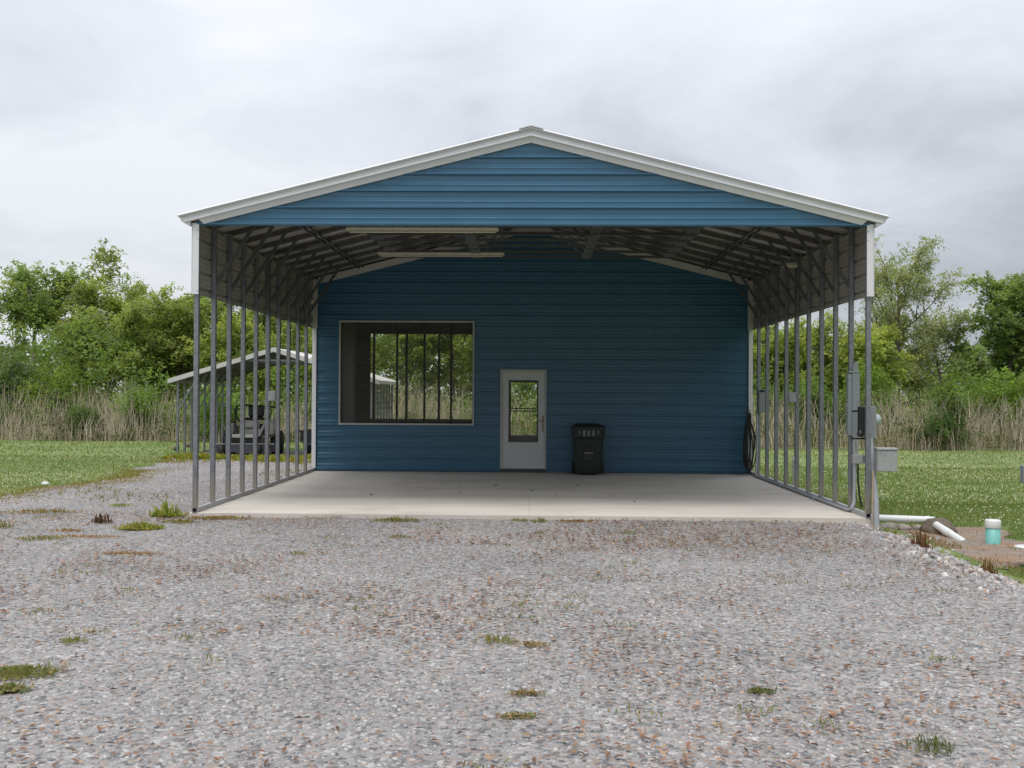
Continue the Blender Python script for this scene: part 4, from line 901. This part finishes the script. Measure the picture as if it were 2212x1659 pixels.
# reeds, undergrowth and the woods behind read as masses
def reeds(n, x0, x1, y0, y1, h0, h1, seed, w=.016):
    rr = np.random.default_rng(seed); x = x0+rr.random(n)*(x1-x0); k = rr.random(n) < .25+1.1*vnoise(x, x*0+seed, .45); x = x[k]; n = len(x); y = y0+rr.random(n)**1.3*(y1-y0)
    h = (h0+(h1-h0)*rr.random(n))*(.7+.6*vnoise(x, y*0+3, .6)); a = rr.normal(size=n)*.16; far_ = rr.random(n) < .10; a = np.where(far_, rr.normal(size=n)*.7, a); b = rr.normal(size=n)*.15; z = gz(x, y)
    ww = w*(.6+.9*rr.random(n)); mid = np.stack([x+np.sin(a)*h*.45, y+b*h*.4, z+h*.55*np.cos(a)], -1); bend = a+rr.normal(size=n)*.35; top = mid+np.stack([np.sin(bend)*h*.5, b*h*.3, h*.45*np.cos(bend)], -1)
    base = np.stack([x, y, z-.05], -1); o = np.stack([ww, 0*ww, 0*ww], -1)
    V = np.stack([base-o, base+o, mid+o*.8, mid-o*.8, top+o*.25, top-o*.25], 1).reshape(-1, 3); i = np.arange(n)[:, None]*6; F = np.concatenate([i+np.array([0, 1, 2, 3]), i+np.array([3, 2, 4, 5])])
    pal = np.array([(.50, .425, .345), (.405, .34, .27), (.59, .515, .43), (.44, .35, .235), (.29, .245, .19)]); c = pal[rr.choice(5, n, p=[.34, .24, .2, .12, .1])]*(.75+.5*rr.random((n, 1)))
    o = fast_mesh('dry_reeds', V, F, M['stalk'], np.repeat(c, 6, 0)); tag(o, kind='stuff')
reeds(12500, -44, 44, 37.4, 41, .8, 2.05, 71, .009); reeds(5000, -44, 44, 36.6, 37.8, .3, 1.0, 72, .009)
def mass(name, n, x0, x1, y0, y1, hfun, seed, col, leaf, r=.45, per=40, low=0., bright=1.75):
    rr = np.random.default_rng(seed); nC = n//per; x = x0+rr.random(nC)*(x1-x0); y = y0+rr.random(nC)*(y1-y0); z = gz(np.clip(x, -49, 49), y)+low+rr.random(nC)**.8*hfun(x)
    idx = np.repeat(np.arange(nC), per); C = np.stack([x, y, z], -1); m = len(idx); P = C[idx]+rr.normal(size=(m, 3))*r*np.array([.6, .6, .4]); P[:, 2] = np.maximum(P[:, 2], -.2)
    V, F = quad_leaves(P, leaf*(.6+.8*rr.random(m)), .5, rr); pal = bright*np.array(col); c = pal[rr.choice(len(pal), nC)][idx]*((.75+.5*rr.random((nC, 1)))[idx])*(.8+.4*rr.random((m, 1)))
    o = fast_mesh(name, V, F, M['leaf'], np.repeat(c, 4, 0)); tag(o, kind='stuff')
mass('undergrowth', 48000, -42, 42, 39.5, 44, lambda x: .9+3.9*vnoise(x, x*0, .5)**1.3, 81, [(.10, .145, .04), (.125, .18, .05), (.08, .12, .035)], .17)
mass('undergrowth', 44000, -42, 42, 36.6, 38.2, lambda x: .15+1.1*vnoise(x, x*0+7, .7)**1.5, 82, [(.045, .065, .022), (.06, .09, .028), (.085, .08, .04), (.10, .085, .05)], .09, .28)
mass('undergrowth', 38000, -42, 42, 37.6, 40, lambda x: .6+2.0*vnoise(x, x*0+17, .6), 84, [(.075, .115, .028), (.10, .15, .035), (.05, .075, .025)], .11, .32)
# unseen woods added behind and beside camera to block low skylight; visible woods follow
mass('far_and_added_woods', 30000, -95, 95, -48, -36, lambda x: 12+4.5*vnoise(x, x*0+5, .1), 85, [(.075, .12, .028), (.095, .14, .03), (.06, .095, .026)], .9, 1.6, bright=.9)
mass('far_and_added_woods', 16000, -52, -36, -40, 34, lambda x: 9+3*vnoise(x, x*0+6, .1), 86, [(.075, .12, .028), (.095, .14, .03), (.06, .095, .026)], .8, 1.5, bright=1.1)
mass('far_and_added_woods', 16000, 36, 52, -40, 34, lambda x: 9+3*vnoise(x, x*0+8, .1), 87, [(.075, .12, .028), (.095, .14, .03), (.06, .095, .026)], .8, 1.5, bright=1.1)
mass('far_and_added_woods', 60000, -75, 75, 52, 66, lambda x: 3.4+2.6*vnoise(x, x*0+2, .12)+1.6*np.exp(-((x+5)/9)**2), 83, [(.075, .12, .028), (.095, .14, .03), (.06, .095, .026)], .34, 1.0)
mass('far_and_added_woods', 16000, -15, 5, 48.5, 53, lambda x: 6.2+.8*vnoise(x, x*0+4, .5), 88, [(.10, .145, .04), (.13, .18, .05), (.08, .115, .035)], .24, .6)
# lawn: grass, clover
def blades(name, x, y, h, w, cols, lean=.5, m='leaf', kind='stuff', parent=None, z=None, seed=0, rr=rng):
    n = len(x); z = gz(x, y) if z is None else z; a = rr.random(n)*2*np.pi; l = lean*rr.random(n)*h; d = np.stack([np.cos(a), np.sin(a), 0*a], -1); s = np.stack([-np.sin(a), np.cos(a), 0*a], -1)
    s = np.where((rr.random(n) < .5)[:, None], s, d); b = np.stack([x, y, z-.004], -1); mid = b+d*(l*.35)[:, None]+np.array([0, 0, 1])*(h*.62)[:, None]; top = b+d*l[:, None]+np.array([0, 0, 1])*h[:, None]*(1-.35*lean*rr.random(n))[:, None]
    o_ = s*w[:, None]*.5; V = np.stack([b-o_, b+o_, mid+o_*.8, mid-o_*.8, top, top], 1)[:, :5].reshape(-1, 3); i = np.arange(n)[:, None]*5
    F = np.concatenate([i+np.array([0, 1, 2]), i+np.array([0, 2, 3]), i+np.array([3, 2, 4])]); cols = np.asarray(cols); c = cols[rr.choice(len(cols), n)]*(.75+.5*rr.random((n, 1)))
    o = fast_mesh(name, V, F, M[m], np.repeat(c, 5, 0), parent)
    if kind: o['kind'] = kind
    return o
def lawn():
    GC = [(.155, .22, .06), (.18, .24, .065), (.215, .25, .085), (.245, .255, .105), (.135, .20, .055)]
    X = []; Y = []; Hh = []; Ww = []
    for n, x0, x1, y0, y1, h, w in ((34000, 4.3, 9.5, 10.5, 18, .04, .009), (36000, 4.6, 17, 17, 28, .045, .014), (32000, -19, -8, 13, 28, .04, .013), (20000, -24, 26, 27, 37, .05, .024)):
        x = x0+rng.random(n)*(x1-x0); y = y0+rng.random(n)*(y1-y0)
        ok = ~in_gravel(x, y, .35) & ~((np.abs(x) < 4.7) & (y < 26.2)) & (~in_dirt(x, y) | (rng.random(n) < .04)) & ~((x > -9.8) & (x < -3.6) & (y > 27.6) & (y < 32))
        x, y = x[ok], y[ok]; X.append(x); Y.append(y); Hh.append(h*(.5+rng.random(len(x)))); Ww.append(np.full(len(x), w))
    blades('grass', *map(np.concatenate, (X, Y, Hh, Ww)), GC, .9)
    # clover heads
    P = []
    for n, x0, x1, y0, y1, th in ((5600, 4.8, 19, 12.5, 33, .42), (4200, -22, -8, 13.5, 27, .45)):
        x = x0+rng.random(n)*(x1-x0); y = y0+(y1-y0)*rng.random(n); ok = (vnoise(x*.45, y*1.3, .35)*.6+vnoise(x*.5, y, 1.1)*.4 > th+.06*(y > 24)) & ~in_gravel(x, y) & ~in_dirt(x, y) & ~((np.abs(x) < 4.8) & (y < 26.2)); P.append(np.stack([x[ok], y[ok], gz(x[ok], y[ok])+.07+.05*rng.random(ok.sum())], -1))
    P = np.concatenate(P); n = len(P); r = .011+.007*rng.random(n); O = np.array([(1, 0, 0), (0, 1, 0), (-1, 0, 0), (0, -1, 0), (0, 0, 1), (0, 0, -1)]); V = (P[:, None]+O[None]*r[:, None, None]).reshape(-1, 3)
    f = np.array([(0, 1, 4), (1, 2, 4), (2, 3, 4), (3, 0, 4)]); F = (f[None]+np.arange(n)[:, None, None]*6).reshape(-1, 3)
    c = np.array([(.62, .58, .50), (.5, .46, .36), (.42, .36, .26)])[rng.choice(3, n, p=[.5, .3, .2])]; o = fast_mesh('clover_flowers', V, F, M['petal'], np.repeat(c, 6, 0)); tag(o, kind='stuff')
lawn()
# brown and yellow-green margin along the drive, weeds in front of the small carport
def margin():
    n = 7000; y = 14.5+13*rng.random(n); x = left_edge(y)+.05+.35*rng.normal(size=n); k = vnoise(x, y, .9) > .35; x, y = x[k], y[k]
    blades('dry_grass', x, y, .015+.03*rng.random(len(x)), np.full(len(x), .016), [(.42, .29, .15), (.35, .24, .12), (.26, .26, .09)], 1.8)
    n = 5200; x = -9.9+5.2*rng.random(n); y = 26.9+.75*rng.normal(size=n)*(.4+.6*vnoise(x, x, .8)); k = (vnoise(x, y, 1.6) > .42) & ((x < -4.9)); x, y = x[k], y[k]
    blades('weeds', x, y, .06+.22*rng.random(len(x))*vnoise(x, y, .9), np.full(len(x), .04), [(.30, .36, .05), (.40, .39, .07), (.19, .27, .05), (.42, .30, .09)], 1.3)
    n = 1500; x = -8.0+3.2*rng.random(n); y = 15.5+8*rng.random(n); k = vnoise(x+5, y, .75) > .66; x, y = x[k], y[k]
    blades('weeds', x, y, .02+.06*rng.random(len(x)), np.full(len(x), .02), [(.17, .22, .06), (.24, .25, .07), (.34, .24, .11)], 1.7)
    n = 2600; t_ = rng.random(n); y = 9+5*t_; x = right_edge(y)+.25+.4*np.abs(rng.normal(size=n)); k = vnoise(x, y, 1.4) > .5; x, y = x[k], y[k]
    blades('dry_grass', x, y, .02+.035*rng.random(len(x)), np.full(len(x), .012), [(.40, .25, .13), (.33, .20, .10), (.2, .22, .08)], 1.8)
margin()
def sprouts():
    C = 90; cx = (rng.random(C)*2-1)*6.5; cyy = 4.5+11*rng.random(C); k = in_gravel(cx, cyy) & slab_clear(cx, cyy) & (cyy < 13.6); cx, cyy = cx[k], cyy[k]
    i = np.repeat(np.arange(len(cx)), 26); x = cx[i]+rng.normal(size=len(i))*.09*(.4+rng.random(len(i))); y = cyy[i]+rng.normal(size=len(i))*.05
    blades('weeds', x, y, .012+.045*rng.random(len(x))**2, np.full(len(x), .009), [(.22, .27, .09), (.30, .29, .12), (.38, .27, .15), (.17, .22, .07)], 1.9, z=gz(x, y)+.018)
sprouts()
def fallen_leaves():
    n = 60000; x = (rng.random(n)*2-1)*8; y = 3.8+10.4*rng.random(n)**.8; d = vnoise(x+3, y, .5)*.55+vnoise(x, y, 1.8)*.45+.05*(x > 0); k = (rng.random(n) < np.clip((d-.38)*2.4, .10, .9)) & in_gravel(x, y) & slab_clear(x, y) & (np.abs(x) < .56*y+1.2); x, y = x[k], y[k]; n = len(x)
    s = .010+.022*rng.random(n)**1.2; O = np.array([(-1, 0, 0), (0, .42, .22), (1, 0, .05), (0, -.42, .22)]); P = O[None]*s[:, None, None]; P[:, :, 2] *= (.3+1.2*rng.random((n, 1))); P = np.einsum('nij,nkj->nki', rotmats(n, .5), P)+np.stack([x, y, gz(x, y)+.022], -1)[:, None]
    c = np.array([(.31, .17, .10), (.235, .125, .08), (.36, .24, .15), (.14, .085, .06), (.39, .275, .155)])[rng.choice(5, n, p=[.34, .28, .18, .16, .04])]*(.7+.5*rng.random((n, 1)))
    i = np.arange(n)[:, None]*4; F = np.concatenate([i+np.array([0, 1, 2]), i+np.array([0, 2, 3])]); o = fast_mesh('fallen_leaves', P.reshape(-1, 3), F, M['deadleaf'], np.repeat(c, 4, 0)); tag(o, kind='stuff')
fallen_leaves()
def tuft(label, x, y, n, w, d, h, cols, bw=.012, lean=.9, name='weed', m='leaf', broad=False):
    rr = np.random.default_rng(int(abs(x)*1000+y*77)); X = rr.normal(size=n)*w*.3; Y = rr.normal(size=n)*d*.3; z = gz(x+X, y+Y)+.018
    h_ = h*(.35+.65*rr.random(n))*np.clip(1.15-np.hypot(X/w, Y/d), .3, 1)
    o = thing(name, label, 'weed', (x, y, 0), 'weeds in the gravel'); blades('blades', X, Y, h_, bw*(.6+.8*rr.random(n)), cols, lean, m, 'stuff', o, z, rr=rr)
    k = int(n*(1.6 if broad else 1.2)); a = rr.random(k)*2*np.pi; q = np.sqrt(rr.random(k)); P = np.stack([np.cos(a)*q*w*.6+rr.normal(size=k)*.02, np.sin(a)*q*d*.6+rr.normal(size=k)*.02, q], -1)
    P[:, 2] = gz(x+P[:, 0], y+P[:, 1])+.022+h*.16*rr.random(k)*(1-q*.6); V, F = quad_leaves(P, max(bw*(4 if broad else 2.6), .03)*(.6+.8*rr.random(k)), 2.2, rr, .42)
    c = np.asarray(cols)[rr.choice(len(cols), k)]*(.7+.55*rr.random((k, 1))); fast_mesh('ground_leaves', V, F, M['leaf'], np.repeat(c, 4, 0), o)['kind'] = 'stuff'
    return o
YG = [(.28, .33, .06), (.38, .37, .09), (.20, .27, .06)]; GR = [(.17, .215, .075), (.235, .265, .095), (.31, .30, .13), (.34, .27, .15)]; BR = [(.38, .22, .11), (.28, .155, .08), (.44, .30, .16)]; MX = [(.20, .24, .07), (.36, .24, .12), (.30, .30, .10)]; MO = [(.19, .22, .07), (.235, .25, .08), (.29, .25, .11)]
WEEDS = [
 ('tall green weed with yellow-green leaves beside the front left post', -4.93, 13.75, 60, .30, .22, .30, YG, .03, .8, True),
 ('yellow-brown dying weed patch right of the tall green weed', -4.15, 13.55, 120, .75, .16, .07, BR+YG[:1], .018, 1.2, False),
 ('yellowish mat of weeds in the gravel left of the carport', -4.78, 12.45, 140, .42, .3, .13, YG+BR[2:], .02, 1.0, True),
 ('flat yellow weed patch just below the tall green weed', -4.55, 13.15, 70, .4, .16, .06, MX, .018, 1.3, False),
 ('flat brown weed mat, long and narrow, at the far left gravel', -5.1, 11.6, 150, .8, .16, .03, BR, .012, 1.6, False),
 ('low green weed patch at the near end of the brown mat', -5.5, 11.4, 90, .5, .2, .06, GR+MX, .014, 1.2, False),
 ('small rusty weed strip above the brown mat', -5.55, 12.15, 70, .36, .14, .04, BR, .014, 1.4, False),
 ('pair of dark brown dead stalks at the left', -5.45, 12.95, 26, .22, .14, .2, [(.10, .055, .035), (.16, .09, .05)], .02, .5, False),
 ('small green weed at the left edge of the gravel', -6.45, 12.4, 30, .2, .2, .16, GR, .014, .8, False),
 ('green and brown weed patch by the left lawn margin', -6.75, 14.0, 150, .9, .3, .10, GR+BR, .014, 1.0, False),
 ('tiny yellow-green sprout patch behind the left gravel', -6.05, 14.9, 40, .3, .2, .08, YG, .014, 1.0, False),
 ('sandy brown streak of dry straw at left centre of the gravel', -4.1, 10.5, 160, .55, .13, .02, [(.42, .27, .13), (.36, .23, .12)], .01, 1.7, False),
 ('mossy green mat at the left edge, lower part of the drive', -3.02, 6.05, 420, .36, .24, .055, MO, .008, 1.0, False),
 ('small green clover weed just below the mossy mat', -2.9, 5.72, 60, .14, .1, .05, GR, .014, .9, True),
 ('little green tuft above the mossy mat', -3.05, 6.85, 50, .16, .12, .045, GR+MO, .01, 1.0, False),
 ('wide green-brown weeds hugging the front edge of the slab', -1.75, 13.5, 130, .55, .16, .09, GR+MX, .014, 1.0, False),
 ('small weed at the slab edge near the joint, left one', -.12, 13.65, 40, .28, .1, .07, GR+YG, .014, 1.0, False),
 ('small weed at the slab edge near the joint, right one', .14, 13.6, 40, .16, .1, .08, GR+YG, .014, 1.0, False),
 ('rusty leaf litter patch on the slab edge, right of the joint', .62, 13.6, 70, .5, .1, .05, BR, .016, 1.4, False),
 ('spiky grass tuft in the middle of the drive, left of two', -.18, 6.95, 46, .22, .14, .10, GR+MX, .008, 1.2, False),
 ('brownish grass tuft in the middle of the drive, right of two', .06, 6.85, 46, .2, .1, .06, MX+BR, .01, 1.3, False),
 ('dark green grass tuft in the lower right part of the drive', 1.36, 5.85, 60, .11, .07, .045, [(.14, .17, .06), (.19, .21, .08)], .007, 1.1, False),
 ('airy pale green weed at the lower right of the drive', 1.98, 4.95, 70, .2, .14, .12, [(.16, .18, .08), (.12, .15, .06), (.2, .19, .1)], .005, 1.1, False),
 ('flat moss and leaf patch near the bottom centre, farther', .02, 5.72, 60, .16, .06, .03, MO+BR, .008, 1.4, False),
 ('flat moss and leaf patch near the bottom centre, nearer', -.02, 5.33, 70, .18, .06, .03, MO+BR, .008, 1.4, False),
 ('small weed between the front post and drive centre', -1.55, 12.0, 36, .22, .12, .06, GR+MX, .012, 1.1, False),
 ('tiny tuft in the gravel left of centre', -2.4, 10.6, 30, .15, .1, .05, GR+MX, .01, 1.1, False),
 ('yellow-green weed at the pale gravel edge by the riser pipe', 4.62, 13.2, 70, .3, .2, .10, YG+GR, .014, 1.0, False),
 ('tall rusty dead weed on the edge between gravel and dirt', 4.58, 12.0, 70, .16, .14, .30, [(.20, .10, .055), (.28, .15, .08), (.14, .07, .045)], .012, .75, False),
 ('smaller rusty dead weed at the gravel edge near the right', 4.62, 10.3, 50, .12, .1, .22, [(.22, .11, .06), (.3, .17, .08)], .01, .8, False),
 ('green grass clump by the dirt at the right edge', 5.3, 10.55, 260, .7, .5, .07, GR, .008, 1.0, False),
]
for lab, x, y, n, w, d, h, cols, bw, lean, br in WEEDS: tuft(lab, x, y, n, w, d, h, cols, bw, lean, broad=br)
